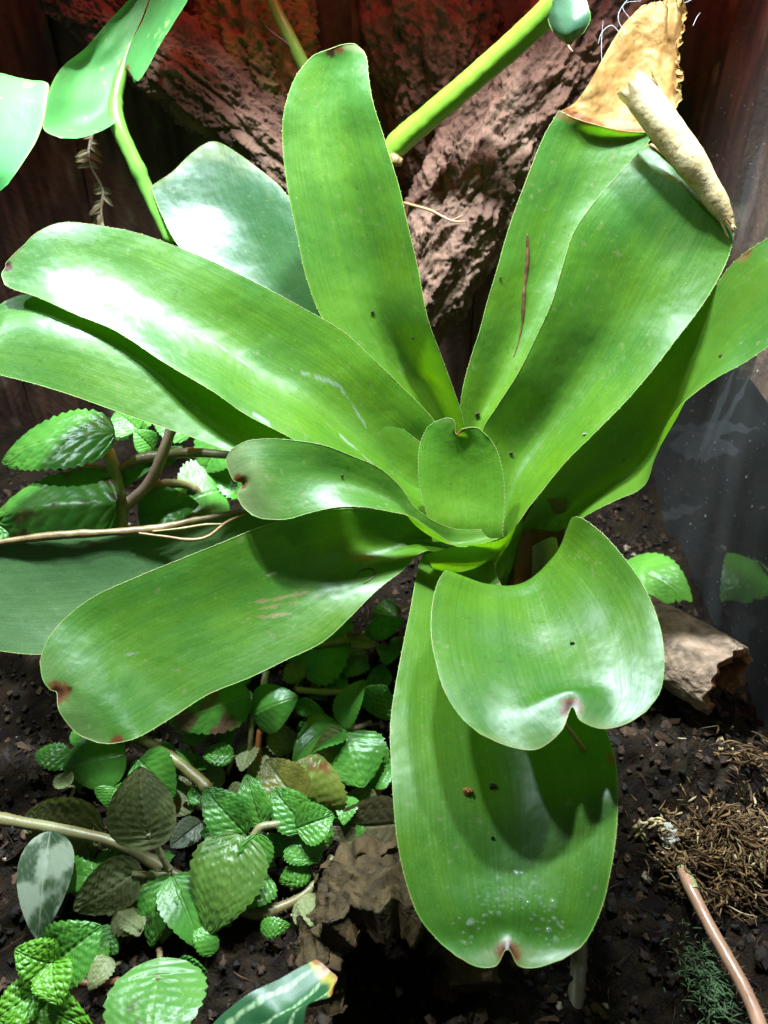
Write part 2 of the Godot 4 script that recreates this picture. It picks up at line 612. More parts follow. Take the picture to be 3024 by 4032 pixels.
	blade(b, [
		[V(-11.2, 17.9, -24.9), V(-17.3, -2.4, -22.4), V(-11.6, -4.9, -2)],
		[V(-22.4, 33, -34.1), V(-32, 6.9, -25), V(-26.3, 1.5, 3.2)],
		[V(-36.9, 46.6, -39.7), V(-47.5, 19.5, -25.2), V(-41.4, 13.8, 6.3)],
		[V(-48.8, 57.6, -43.2), V(-60.1, 31.4, -26.4), V(-57.9, 26.7, 6.3)],
		[V(-64.8, 71.1, -48.7), V(-78.3, 46, -31.1), V(-81.7, 42, 1.9)],
		[V(-85.8, 82.5, -52.5), V(-98.3, 58.8, -33.9), V(-103.2, 53.6, -2)],
		[V(-106.2, 92.9, -55.5), V(-116.3, 70.8, -36.5), V(-120.4, 64.5, -6.7)],
		[V(-128.3, 103, -58.4), V(-135.7, 83.5, -39.2), V(-139.5, 75, -12.4)],
		[V(-149.8, 111.1, -59.6), V(-155.4, 94.2, -42.2), V(-158.7, 85.3, -19.2)],
		[V(-169.8, 116.2, -58.6), V(-173.4, 101.4, -42.3), V(-175.8, 91.3, -22.5)],
		[V(-183.8, 118.3, -56.4), V(-187.7, 106.9, -42.3), V(-191.4, 96.9, -27)],
		[V(-193.5, 115.9, -50.7), V(-197.3, 107.7, -39.8), V(-201.1, 99.5, -29)],
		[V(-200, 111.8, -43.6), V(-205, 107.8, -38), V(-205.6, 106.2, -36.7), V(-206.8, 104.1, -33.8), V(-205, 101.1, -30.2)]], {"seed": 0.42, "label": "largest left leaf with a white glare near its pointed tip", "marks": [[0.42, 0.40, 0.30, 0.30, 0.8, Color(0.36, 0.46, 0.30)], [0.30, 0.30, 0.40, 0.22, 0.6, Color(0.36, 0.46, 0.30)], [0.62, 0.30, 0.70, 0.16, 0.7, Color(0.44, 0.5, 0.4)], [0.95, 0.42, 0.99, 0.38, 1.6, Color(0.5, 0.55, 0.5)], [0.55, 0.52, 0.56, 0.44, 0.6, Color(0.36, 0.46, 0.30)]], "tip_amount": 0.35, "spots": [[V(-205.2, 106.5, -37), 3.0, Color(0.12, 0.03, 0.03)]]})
	blade(b, [
		[V(-16.6, -6.9, -8), V(-17.8, -15.9, -5.9), V(-16.7, -17.9, 3.1)],
		[V(-60.9, 1.9, -4.7), V(-57.9, -11.1, -0.5), V(-52.1, -13.1, 12)],
		[V(-94.9, 6.1, 0.8), V(-91.5, -10.6, 9.9), V(-85.5, -16.4, 27.3)],
		[V(-125.5, 6.4, 9.5), V(-122.5, -11.7, 21.4), V(-117.5, -20.6, 40.8)],
		[V(-151, 6.3, 17.2), V(-149.7, -12.7, 31), V(-146.6, -24.3, 51.3)],
		[V(-174, 7.2, 22.8), V(-174, -11.8, 38.5), V(-172.6, -24.9, 59.3)],
		[V(-194.6, 9, 26.5), V(-194.2, -9.6, 43.1), V(-192.7, -23.7, 63.5)],
		[V(-215.3, 8.5, 30.7), V(-214.2, -6.9, 46), V(-212.8, -19.3, 63.8)],
		[V(-224.2, 7.5, 34), V(-230.5, 4, 40.5), V(-232.5, -5.3, 47.8), V(-230, -12.3, 54.6), V(-223.5, -17.7, 60.1)]], {"seed": 0.52, "label": "low left leaf whose upper edge is dried and rolled", "base": Color(0.12, 0.26, 0.09), "other": Color(0.17, 0.30, 0.10), "spots": [[V(-198.6, -16.9, 58.2), 2.2, rust], [V(-195.4, -1.1, 40.7), 2.0, Color(0.07, 0.2, 0.03)]], "marks": [[0.05, 0.55, 0.12, 0.80, 1.2, Color(0.24, 0.2, 0.1)]]})
	blade(b, [
		[V(-7.2, -4.7, -16.1), V(-0.5, -6.4, -21), V(6.4, -2.9, -17.5)],
		[V(-8.3, 24.9, -36.7), V(0.3, 21.2, -40.5), V(5.7, 24.7, -32.7)],
		[V(-8.7, 37.4, -43.9), V(5.3, 34, -50), V(16.4, 40.3, -41.1)],
		[V(-5.1, 50.7, -51.8), V(13.2, 49.1, -58.6), V(29.1, 57.4, -50.6)],
		[V(0.2, 65.6, -60.9), V(21.6, 65.7, -68.5), V(40.5, 75.9, -61.3)],
		[V(4.2, 79.5, -69.2), V(28, 82.2, -77.6), V(50.2, 93.8, -72.8)],
		[V(8.7, 93.2, -77.4), V(34.5, 97.6, -85.8), V(58.9, 109.9, -82.8)],
		[V(14.3, 109.4, -87.5), V(41.3, 113.2, -94.8), V(67.2, 123.7, -92.3)],
		[V(21.6, 126.3, -98.1), V(47.8, 127.9, -103.1), V(73.4, 135, -99.9)],
		[V(28.8, 141.3, -107.3), V(53.3, 139.5, -108.9), V(77.3, 141.2, -103.4)],
		[V(35.4, 151.4, -112.7), V(43.1, 148.4, -109.1), V(54.6, 145.9, -105.9), V(67.4, 144.1, -104.4), V(78.5, 143.9, -104.3)]], {"seed": 0.63, "label": "back right leaf with a slit scar and a big tan dead end", "tip_from": 0.975, "tip_amount": 0.9, "tip": Color(0.20, 0.12, 0.02)})
	blade(b, [
		[V(19.1, -12.2, -3.9), V(28.6, -11.6, -5.7), V(35.9, -9, -0)],
		[V(31.7, 7.8, -14.4), V(43.9, 2, -7.3), V(45.7, 5.9, 7.4)],
		[V(48.3, 25.6, -23.3), V(59.4, 14.4, -10.8), V(57.8, 16.7, 9.1)],
		[V(61.9, 42.4, -28.8), V(74.1, 28, -13.6), V(68.3, 26.8, 10)],
		[V(74.2, 59.8, -32.2), V(83.7, 46.9, -14.8), V(71.5, 44.2, 5.3)],
		[V(85.2, 78.2, -33.9), V(89.1, 63.7, -15.1), V(75.5, 58.9, 4)],
		[V(93.3, 94.3, -33.8), V(95.9, 79.8, -16.3), V(86.7, 72.7, 3.4)],
		[V(98.8, 108.9, -32.5), V(101.6, 94.3, -14.3), V(97.8, 83.6, 6.3)],
		[V(105.6, 119.2, -27.9), V(106.8, 105.4, -10.3), V(104.8, 93.7, 8.6)],
		[V(112.8, 126.3, -23.3), V(113.4, 113.8, -8.1), V(112.9, 102.5, 8)],
		[V(117.4, 130.1, -19.9), V(120.5, 125.8, -11.5), V(123.5, 119.2, -5), V(121.5, 113, 2.3), V(117.1, 106.8, 7.2)]], {"seed": 0.72, "label": "far right leaf, folded and shaded along its upper half", "other": Color(0.18, 0.34, 0.025), "spots": [[V(99.9, 113.9, -30.7), 4.5, Color(0.34, 0.20, 0.07)], [V(102.5, 115.4, -30.6), 3.0, rust]]})
	blade(b, [
		[V(0.3, -7.1, 2.3), V(9.7, -10.3, 1.3), V(9.1, -6, 10.3)],
		[V(-1.7, 15.9, -18.2), V(14, 3, -10.9), V(14, 1.7, 10.6)],
		[V(0.5, 31.8, -25.6), V(20, 15, -21), V(23.4, 15.4, 5)],
		[V(7.1, 43.3, -29.5), V(28.4, 25.9, -27.5), V(34, 29.2, -0.7)],
		[V(15, 55.9, -34.2), V(37.4, 38.1, -32.4), V(45.3, 41.2, -5)],
		[V(22.7, 70.6, -40.6), V(46.5, 52.5, -37.6), V(57.4, 53.7, -9.7)],
		[V(29.2, 84.6, -46.5), V(54.5, 67.8, -42.3), V(69.2, 67.5, -15.4)],
		[V(33.3, 98, -53.2), V(59.9, 82.2, -46.4), V(79.1, 79.9, -21.3)],
		[V(37.9, 111.9, -60.8), V(65.1, 96.7, -50.2), V(88.2, 91.1, -27.5)],
		[V(45.1, 121.7, -66.6), V(71.4, 109.1, -53.5), V(96, 101.8, -34.6)],
		[V(55, 131.4, -73), V(77.9, 121, -57.2), V(100.9, 110.6, -41.4)],
		[V(63.8, 139.4, -77.9), V(82.5, 130, -59.9), V(102.5, 116.8, -46.3)],
		[V(69.9, 144.1, -80.3), V(76.9, 141, -75.3), V(85.8, 133.9, -66), V(94.9, 125.9, -57.2), V(102.5, 117.5, -48.1)]], {"seed": 0.83, "label": "broad right leaf ending in a rolled dead tip", "tip_from": 0.97, "tip_amount": 0.85, "tip": Color(0.20, 0.13, 0.03)})
	blade(b, [
		[V(-25.8, -14.4, 5.5), V(-10.5, -18.2, 6.3), V(4.6, -14, 7.7)],
		[V(-29.7, -12.8, 19.4), V(-12, -21.2, 22.4), V(7.3, -17.8, 25.9)],
		[V(-33.8, -15.5, 43.1), V(-9.8, -24, 45.2), V(14.6, -16.5, 47.7)],
		[V(-37.5, -17, 63.3), V(-7.8, -26.3, 64.8), V(21.4, -15.6, 67.3)],
		[V(-41, -19.7, 83.2), V(-5.2, -28.7, 84.3), V(29.3, -15.8, 86.5)],
		[V(-43.1, -21.4, 101), V(-2.7, -29.8, 101.4), V(35.5, -14.4, 103.1)],
		[V(-42.9, -23.8, 116.8), V(-1.4, -31.2, 116.2), V(37.4, -15.1, 118.9)],
		[V(-42.1, -26.8, 131.9), V(-1.8, -32.6, 129.6), V(35.8, -17.3, 133.3)],
		[V(-40.9, -31.1, 143.5), V(-2.7, -35.1, 140.2), V(33.7, -23, 144.7)],
		[V(-38.3, -36.9, 153.7), V(-3.1, -38.6, 150.6), V(30.5, -28.6, 154.8)],
		[V(-34.2, -42.8, 162.7), V(-3.5, -42, 160.6), V(26.4, -35.9, 164.4)],
		[V(-27.7, -47, 169.2), V(-15.2, -48.5, 169.1), V(-3.5, -46.6, 166.6), V(7.9, -46.4, 170), V(20.2, -41.9, 172.3)],
		[V(-21.7, -48.7, 173.7), V(-14.9, -50.3, 176.3), V(-8.5, -49.8, 176.2), V(-4.6, -46.9, 172.5), V(-1.3, -49, 176.5), V(4.7, -48.4, 177.3), V(12.8, -45.2, 176.1)]], {"seed": 0.92, "label": "lowest front leaf beaded with water near its notched tip", "wave": 0.5, "spots": [[V(-4.7, -47.2, 172.9), 5.0, rust], [V(-4.6, -46.9, 172.5), 2.6, brown], [V(37.1, -16, 120.2), 3.0, Color(0.30, 0.14, 0.03)]]})
	blade(b, [
		[V(-6, -5.5, -2.8), V(-11.3, -15.4, -0.1), V(-11.7, -18.3, 11)],
		[V(-29.4, 0.9, 1.1), V(-31.5, -9.9, 5.2), V(-26.5, -7.8, 15.5)],
		[V(-45.6, 8, 5.7), V(-45.4, -8, 12.6), V(-37.3, -7.7, 28.2)],
		[V(-64.2, 13.8, 11.4), V(-59.7, -7, 18.7), V(-48.6, -10.6, 38)],
		[V(-82, 16.4, 19.4), V(-73.7, -6.2, 28.9), V(-60.7, -17.3, 48.3)],
		[V(-98.9, 17.4, 28.9), V(-87.7, -6.8, 39.4), V(-72.4, -22.7, 57.6)],
		[V(-114.9, 16.9, 39.3), V(-102.6, -6.6, 50), V(-86.4, -23.1, 66.8)],
		[V(-130.4, 16.1, 48.8), V(-117, -6.1, 60.4), V(-100.6, -22.7, 76.7)],
		[V(-145.2, 15.4, 58.3), V(-131.7, -5.4, 70.5), V(-115.9, -21.9, 86.1)],
		[V(-158.3, 14.6, 67.8), V(-144.7, -5.9, 81.3), V(-128.3, -21.9, 97.6)],
		[V(-167.6, 12, 77.4), V(-152.6, -3.2, 93.4), V(-136.8, -16.6, 110)],
		[V(-172.1, 9.1, 86.1), V(-158.4, -2.7, 100.3), V(-145.2, -16.1, 113.4)],
		[V(-173.4, 5.2, 92.9), V(-171.5, 1.6, 98.3), V(-169, -1.1, 100.4), V(-166.6, -2.6, 100.9), V(-164.7, -5.8, 106.6), V(-158.5, -12.2, 111.6), V(-150.8, -15, 113.8)]], {"seed": 1.03, "label": "front left leaf with notched pale tip and a tan scratch", "marks": [[0.50, 0.50, 0.63, 0.37, 1.5, Color(0.40, 0.30, 0.14)], [0.57, 0.49, 0.69, 0.36, 1.0, Color(0.40, 0.30, 0.14)], [0.60, 0.52, 0.70, 0.44, 0.8, Color(0.40, 0.30, 0.14)], [0.36, 0.44, 0.37, 0.42, 0.9, Color(0.5, 0.52, 0.36)], [0.45, 0.78, 0.5, 0.72, 0.6, Color(0.36, 0.46, 0.30)]], "tip": Color(0.30, 0.42, 0.16), "tip_from": 0.85, "tip_amount": 0.5, "spots": [[V(-166.3, -2.3, 101.3), 5.5, rust], [V(-166.6, -2.2, 101.2), 3.2, brown], [V(-161.8, -1, 100.3), 1.4, brown], [V(-144, -15.9, 113.2), 3.6, rust]]})
	blade(b, [
		[V(-4.9, -51, 20.1), V(7.1, -58.2, 19.4), V(16.6, -61.5, 19.4), V(27.7, -58.2, 19.4), V(35.8, -49.2, 18.7)],
		[V(-15.2, -9.9, 38.7), V(-1.2, -26.1, 32.4), V(14.4, -29.7, 28.8), V(26.3, -20.3, 27.8), V(31.4, -0.3, 31.2)],
		[V(-19.9, 12.2, 50.7), V(-2.6, 0.4, 45.9), V(13.9, -2.2, 41.6), V(26, 9.3, 37.7), V(31.5, 29, 37.5)],
		[V(-24.5, 15.2, 61), V(-4, 3.8, 57.2), V(15.7, 1.8, 53.7), V(29.1, 13.5, 49.6), V(38.7, 32.2, 47.7)],
		[V(-27.2, 15.1, 73.8), V(-5.6, 5.8, 70.9), V(16, 2.9, 69.3), V(33.6, 15.1, 63.6), V(45.7, 30.4, 61.8)],
		[V(-27.9, 13.3, 86.6), V(-6.1, 5.4, 85.1), V(16.5, 3.2, 83.1), V(36.9, 14.4, 78.1), V(51.1, 26.9, 76)],
		[V(-26.9, 12.1, 99), V(-5.9, 6.3, 98.4), V(16.8, 4.7, 95.9), V(38.1, 13, 93.2), V(53.3, 23.2, 90.2)],
		[V(-24.6, 10.8, 110.1), V(-3.8, 6.2, 109.9), V(17.1, 6.8, 106.9), V(37.1, 11.4, 105.9), V(52.4, 19.5, 103.3)],
		[V(-19.5, 8.4, 119.6), V(-1.7, 5.4, 119.4), V(18.4, 11.5, 111.5), V(35, 10.2, 115.7), V(49, 15.3, 114.2)],
		[V(-12.8, 6.8, 126), V(-3.6, 4.1, 129.3), V(5.7, 3.4, 129.8), V(13.9, 7.8, 125.8), V(18.7, 10.3, 117.5), V(20.8, 10.3, 123.2), V(27.5, 9.1, 125.4), V(35.6, 9.4, 123.9), V(43, 11.9, 120.7)]], {"seed": 1.12, "label": "front right leaf folding over the rim of the cup, deeply notched", "tip": Color(0.36, 0.42, 0.16), "tip_amount": 0.5, "spots": [[V(18.4, 10.3, 118.1), 5.0, rust], [V(18.5, 10.3, 117.5), 2.6, brown]]})
	blade(b, [
		[V(-27.4, -1.9, 23.6), V(-13.8, 2.4, 24.1), V(-1.4, 3, 22.3), V(8.9, 3.2, 17.1), V(18.2, 6.8, 4.1)],
		[V(-20.5, -22.6, 14.4), V(-8.5, -22.6, 14.4), V(2.6, -21.5, 12.3), V(12.9, -21, 8), V(20.2, -15.7, -1.2)],
		[V(-9.9, -45.2, 6.7), V(-3, -45.2, 6.7), V(5.2, -45, 5.2), V(13.6, -44.6, 2.4), V(18.7, -42.1, -3.4)]], {"seed": 1.21, "name": "leaf_sheath", "base": Color(0.10, 0.22, 0.04)}, 40, 40, false)
	blade(b, [
		[V(13.7, -1.4, -4.7), V(26.9, 0.7, -12), V(40.7, 5.8, -7.8)],
		[V(14.7, -15.7, -1.2), V(27.5, -14.2, -10.2), V(41, -9.2, -3.7)],
		[V(14.8, -31.6, 1.1), V(28.2, -31, -8.1), V(41.7, -27.6, 0.5)],
		[V(15.2, -51.3, 3.8), V(27.8, -51.3, -5.6), V(40.9, -50.3, 3.1)],
		[V(15.8, -71.1, 4.1), V(22.2, -73.5, 3.4), V(29.6, -74.8, 3.2), V(35.5, -73.5, 3.4), V(41.1, -70.2, 3.3)]], {"seed": 1.61, "name": "leaf_sheath", "base": Color(0.15, 0.075, 0.045), "other": Color(0.20, 0.13, 0.06), "tip": Color(0.10, 0.05, 0.03)}, 40, 40, false)
	blade(b, [
		[V(23.2, -8.4, 10.9), V(26.2, -7.7, 9.1), V(29.4, -6.5, 8.1), V(31.8, -5, 8.2), V(34.1, -4.7, 9.3)],
		[V(24.1, -18.5, 12.4), V(30.4, -17.4, 8.9), V(37, -15.2, 11.2)],
		[V(25.4, -33.3, 12.6), V(32.3, -32.1, 9.3), V(39.4, -30.8, 11.9)],
		[V(26.6, -51, 13.8), V(30.2, -51.8, 13.1), V(33.8, -52.5, 12.3), V(37.1, -51.8, 13.1), V(41.4, -49.2, 12.3)]], {"seed": 1.71, "name": "leaf_sheath", "base": Color(0.13, 0.18, 0.07), "other": Color(0.15, 0.22, 0.08), "tip": Color(0.14, 0.12, 0.06)}, 40, 40, false)
	blade(b, [
		[V(9.6, -0.3, 7.1), V(9.2, -1.5, 9.8), V(9.4, -0.8, 12.6)],
		[V(-10, 3.3, 13.2), V(-6.5, -0.4, 17.1), V(-1.8, 1.9, 20.6)],
		[V(-21.8, 8.9, 15.2), V(-20, 1.6, 19.1), V(-13.9, 3.2, 24.7)],
		[V(-32.3, 16.4, 13.1), V(-31.5, 9.4, 18.2), V(-24.3, 10.1, 23.1)],
		[V(-38.5, 24.5, 9.3), V(-38.8, 16.9, 14.1), V(-33.6, 17, 21.5)],
		[V(-47.6, 32.7, 6.7), V(-47.9, 22, 11.6), V(-43.6, 20.8, 22.4)],
		[V(-59.6, 38.7, 5.9), V(-58.8, 26.7, 11.4), V(-54.5, 24, 23.6)],
		[V(-71.4, 43.9, 5.6), V(-69.4, 31, 12.1), V(-65.2, 25.4, 25.1)],
		[V(-83.1, 46.6, 6), V(-80, 33.6, 15), V(-75.8, 25.1, 27.9)],
		[V(-93.7, 48.3, 7.2), V(-90.1, 35.4, 18.6), V(-86.3, 24, 31.2)],
		[V(-103.1, 48.8, 9.4), V(-99.5, 38.1, 22.2), V(-95.8, 24.7, 32)],
		[V(-109.7, 46.5, 12.4), V(-111.9, 42.6, 15.5), V(-109.2, 36.4, 20.3), V(-105.6, 34.5, 20.6), V(-107.4, 32, 23.8), V(-105.3, 28.5, 27.8), V(-100.7, 26, 31)]], {"seed": 1.32, "label": "short inner leaf with a pale rounded notched tip", "tip": Color(0.36, 0.42, 0.20), "tip_from": 0.78, "tip_amount": 0.75, "other": Color(0.19, 0.38, 0.04), "spots": [[V(-105.6, 34.5, 20.6), 2.6, brown], [V(-106.2, 35.8, 20.8), 4.0, rust]]})
	blade(b, [
		[V(-23.5, -2.2, 14.9), V(-8.1, -4.8, 10.9), V(7.1, -3.8, 16.2)],
		[V(-25.7, 7.4, 10), V(-8.6, 3.1, 6.8), V(7.6, 4.7, 14)],
		[V(-29.2, 17.3, 2.2), V(-10, 11.7, -1), V(8.4, 14.4, 7.1)],
		[V(-30.1, 25.6, -4.2), V(-10.7, 20.7, -6.4), V(7.9, 22.9, 1.1)],
		[V(-29.5, 33, -10), V(-11.5, 29.8, -10.7), V(5.7, 31.4, -4.9)],
		[V(-26.7, 38.9, -14.4), V(-11.9, 36.4, -13), V(2.6, 36.5, -8.5)],
		[V(-23, 42.2, -16.2), V(-17.4, 44, -16.7), V(-13.9, 43, -15.6), V(-13, 38.3, -12.9), V(-10.2, 40.8, -12.9), V(-4, 41.4, -12.7), V(0.1, 38.7, -10)]], {"seed": 1.43, "label": "smallest central leaf with a nicked curled tip", "base": Color(0.12, 0.34, 0.03), "other": Color(0.20, 0.42, 0.03), "tip": Color(0.34, 0.42, 0.14), "tip_amount": 0.6, "spots": [[V(-13, 38.5, -13), 2.0, brown], [V(-12.2, 39.6, -13.3), 3.0, rust]]})
	dead_ends(b)
	var core := tube_points([V(0, -122, 0), V(0, -85, 2), V(2, -52, 4)], [13, 17, 24], 24, 20, 0.15, 60.0)
	piece("stalk", grid_mesh(core, 24, 22, two_tone(core, Color(0.05, 0.03, 0.018), Color(0.09, 0.05, 0.03), 40.0), true), M.stem, b)

# the dead ends of leaves, scars, films of water
func dead_ends(b: Node3D) -> void:
	var tan_a := Color(0.25, 0.125, 0.032)
	var tan_b := Color(0.40, 0.245, 0.085)
	var g := sheet([
		[V(35.3, 150.8, -112.8), V(57.2, 144.2, -112.1), V(78.3, 143.4, -103.2)],
		[V(44.7, 155.4, -117.1), V(66.8, 147.2, -116.9), V(86.5, 148.5, -104)],
		[V(55.4, 169.5, -128.1), V(76.3, 160, -125.4), V(92.4, 161.2, -108.9)],
		[V(63.7, 181.1, -135.9), V(80.7, 172.8, -131.9), V(92, 173.9, -116.3)],
		[V(69.8, 187, -139.2), V(83.6, 179.4, -133.4), V(93.9, 180.6, -120.2)],
		[V(74.8, 191.3, -141.3), V(79.1, 192.3, -142.1), V(84.1, 192.9, -141.3), V(88.9, 192, -135.5), V(93.3, 188.5, -127.7)]], 70, 90)
	var gn := grid_normals(g, 70, 90)
	var c := PackedColorArray()
	for j in 91:
		for i in 71:
			var k := j * 71 + i
			var s := i / 70.0
			var t := j / 90.0
			var rag := smoothstep(0.9, 1.0, s) + smoothstep(0.9, 1.0, t)
			g[k] += gn[k] * (0.0022 * nb(g[k], 38.0) + 0.0010 * na(g[k], 120.0)) + gn[k] * 0.010 * pow(smoothstep(0.66, 1.0, s), 2.0) * smoothstep(0.1, 0.45, t) + gn[k] * 0.0035 * exp(-pow((s - 0.62) / 0.06, 2.0)) * smoothstep(0.3, 0.8, t)
			g[k] += Vector3(na(g[k], 260.0), na(g[k] + Vector3(1, 0, 0), 260.0), 0) * 0.0030 * rag
			var col := tan_a.lerp(tan_b, clampf(0.45 + 0.9 * na(g[k], 38.0), 0.0, 1.0))
			col = col.lerp(Color(0.28, 0.10, 0.025), clampf(2.2 * na(g[k] + Vector3(3, 3, 0), 30.0) - 0.55, 0.0, 0.75))
			col = col.lerp(Color(0.16, 0.05, 0.012), 1.0 - smoothstep(0.06, 0.16, t + 0.035 * na(g[k], 120.0)))
			if na(g[k], 900.0) > 0.42: col = col.lerp(Color(0.14, 0.07, 0.03), 0.7)
			c.append(col)
	var dead := piece("dead_tip", grid_mesh(g, 70, 90, c), M.dry_blade, b)
	dead.set_meta("label", "large flat tan dead end of the back right leaf")
	# the rolled dead end of the broad right leaf
	var path := [V(61.2, 166.8, -76.5), V(70, 155.4, -67.6), V(80.7, 143.8, -58.5), V(91.6, 131.7, -51.6), V(100.2, 119.8, -44.8)]
	var fr := frame_along(path, 200)
	var rp := PackedVector3Array()
	var rc := PackedColorArray()
	for j in 201:
		var f: Array = fr[j]
		var t := j / 200.0
		for i in 61:
			var a := i / 60.0 * 5.3
			var r := radius_at([8.0, 7.6, 6.8, 5.6, 2.4], t) * 0.001 * (0.72 + 0.28 * i / 60.0)
			var e: Vector3 = f[2] * cos(a + 2.6) + f[3] * sin(a + 2.6)
			var q: Vector3 = f[0] + e * r
			var end := smoothstep(0.93, 1.0, t) + 1.0 - smoothstep(0.0, 0.07, t)
			q += e * (0.0007 * nb(q, 40.0) + 0.0002 * na(q, 200.0)) + (f[1] as Vector3) * 0.010 * end * na(Vector3(a, t, 2) * 0.9, 1.0) + e * 0.0012 * end * nb(q, 180.0)
			rp.append(q)
			var col := Color(0.42, 0.30, 0.13).lerp(Color(0.60, 0.49, 0.29), clampf(0.5 + 0.9 * na(q, 60.0), 0, 1))
			if na(q, 620.0) > 0.38: col = col.lerp(Color(0.22, 0.13, 0.06), 0.8)
			rc.append(col)
	var roll := piece("dead_tip", grid_mesh(rp, 60, 200, rc), M.dry_blade, b)
	roll.set_meta("label", "pale cream rolled dead end of the broad right leaf")
	piece("brown_seam", stem_mesh([V(70.2, 144.2, -79.8), V(76.7, 140.6, -74.4), V(85.6, 133.6, -65.1), V(94.7, 125.6, -56.3), V(102.5, 117.4, -47.4)], [0.7, 0.9, 0.9, 0.9, 0.7], Color(0.20, 0.07, 0.02), Color(0.32, 0.14, 0.05), 200.0, 0.5), M.stem, roll)
	# the dried, rolled upper edge of the low left leaf
	var edge := piece("dried_edge", stem_mesh([V(-222.2, 9.1, 32.8), V(-210.8, 10.4, 30.5), V(-189.6, 11.7, 27.6), V(-169.2, 9.9, 23.2), V(-148.4, 8, 18.4), V(-131.1, 8, 12.1), V(-115.2, 8.1, 6.9), V(-102.8, 7.9, 4.5)], [1.1, 1.4, 1.9, 1.6, 2.0, 1.3, 1.0, 0.5], Color(0.09, 0.06, 0.02), Color(0.19, 0.125, 0.055), 130.0, 0.2, 16, 90), M.stem, b)
	piece("split_fibre", stem_mesh([V(-153.6, 8.5, 21.8), V(-142.2, 5.3, 20.5), V(-132.4, 3, 19.8), V(-124.6, 3, 17.2), V(-116.9, 6.1, 11), V(-108.8, 7.8, 7.1)], [0.5, 0.7, 0.8, 0.7, 0.7, 0.5], Color(0.14, 0.07, 0.025), Color(0.24, 0.14, 0.05)), M.stem, edge)
	piece("split_fibre", stem_mesh([V(-147.8, 8.5, 20.6), V(-136.3, 7.6, 17.5), V(-126.6, 7.3, 14.5), V(-118.8, 6, 12.3)], [0.4, 0.6, 0.6, 0.4], Color(0.16, 0.12, 0.04), Color(0.22, 0.16, 0.06)), M.stem, edge)
	# slit scar on the back right leaf, and a tan graze on the front left one
	var scar := []
	for k in 12:
		var t := k / 11.0
		scar.append(on_blade(0.63, lerpf(0.20, 0.585, t) + 0.012 * sin(t * 9.0), lerpf(0.655, 0.315, t), 0.00005))
	piece("slit_scar", stem_mesh(scar, [0.3, 0.9, 1.15, 0.9, 0.6, 0.9, 0.8, 0.7, 0.5, 0.35, 0.2], Color(0.022, 0.008, 0.004), Color(0.085, 0.036, 0.014), 260.0, 0.7), M.stem, b)

var blades := {}
func on_blade(key: float, s: float, t: float, lift: float) -> Vector3:
	var d: Array = blades[key]
	var p: PackedVector3Array = d[0]
	var nu: int = d[1]
	var nv: int = d[2]
	var fx := clampf(s, 0.0, 0.999) * nu
	var fy := clampf(t, 0.0, 0.999) * nv
	var i := int(fx)
	var j := int(fy)
	var w := nu + 1
	var a := p[j * w + i].lerp(p[j * w + i + 1], fx - i)
	var b := p[(j + 1) * w + i].lerp(p[(j + 1) * w + i + 1], fx - i)
	var n := (p[j * w + i + 1] - p[j * w + i]).cross(p[(j + 1) * w + i] - p[j * w + i]).normalized()
	if n.dot(Vector3(0, 0.616, 0.788)) < 0.0: n = -n
	return a.lerp(b, fy - j) + n * lift

# a film of water lying on a blade; with a level it fills the hollow up to that height
func film(n: String, label: String, key: float, s0: float, s1: float, t0: float, t1: float, depth: float) -> void:
	var d: Array = blades[key]
	var p: PackedVector3Array = d[0]
	var nu: int = d[1]
	var nv: int = d[2]
	var level := 1e9
	if depth > 0.0:
		for j in range(int(t0 * nv), int(t1 * nv)): level = minf(level, p[j * (nu + 1) + nu / 2].y)
		level += depth * 0.001
	var v := PackedVector3Array()
	var nn := PackedVector3Array()
	var id := PackedInt32Array()
	var at := {}
	for j in range(int(t0 * nv), int(t1 * nv)):
		for i in range(int(s0 * nu), int(s1 * nu)):
			var c := [j * (nu + 1) + i, j * (nu + 1) + i + 1, (j + 1) * (nu + 1) + i, (j + 1) * (nu + 1) + i + 1]
			var us := (float(i) / nu - s0) / (s1 - s0) * 2.0 - 1.0
			var ts := (float(j) / nv - t0) / (t1 - t0) * 2.0 - 1.0
			if depth > 0.0:
				var lowest := 1e9
				for k in c: lowest = minf(lowest, p[k].y)
				if lowest > level: continue
			elif us * us + ts * ts + 0.7 * na(p[c[0]], 60.0) > 0.8: continue
			for k in c:
				if at.has(k): continue
				at[k] = v.size()
				var q := p[k]
				q.y = maxf(q.y, level) + 0.00012 if depth > 0.0 else q.y + 0.00025
				v.append(q)
				nn.append(Vector3.UP)
			for k in [0, 2, 1, 1, 2, 3]: id.append(at[c[k]])
	if v.is_empty(): return
	var arr := []
	arr.resize(Mesh.ARRAY_MAX)
	arr[Mesh.ARRAY_VERTEX] = v
	arr[Mesh.ARRAY_INDEX] = id
	var m := ArrayMesh.new()
	m.add_surface_from_arrays(Mesh.PRIMITIVE_TRIANGLES, arr)
	var st := SurfaceTool.new()
	st.create_from(m, 0)
	st.generate_normals()
	tag(piece(n, st.commit(), M.water), label, "water")

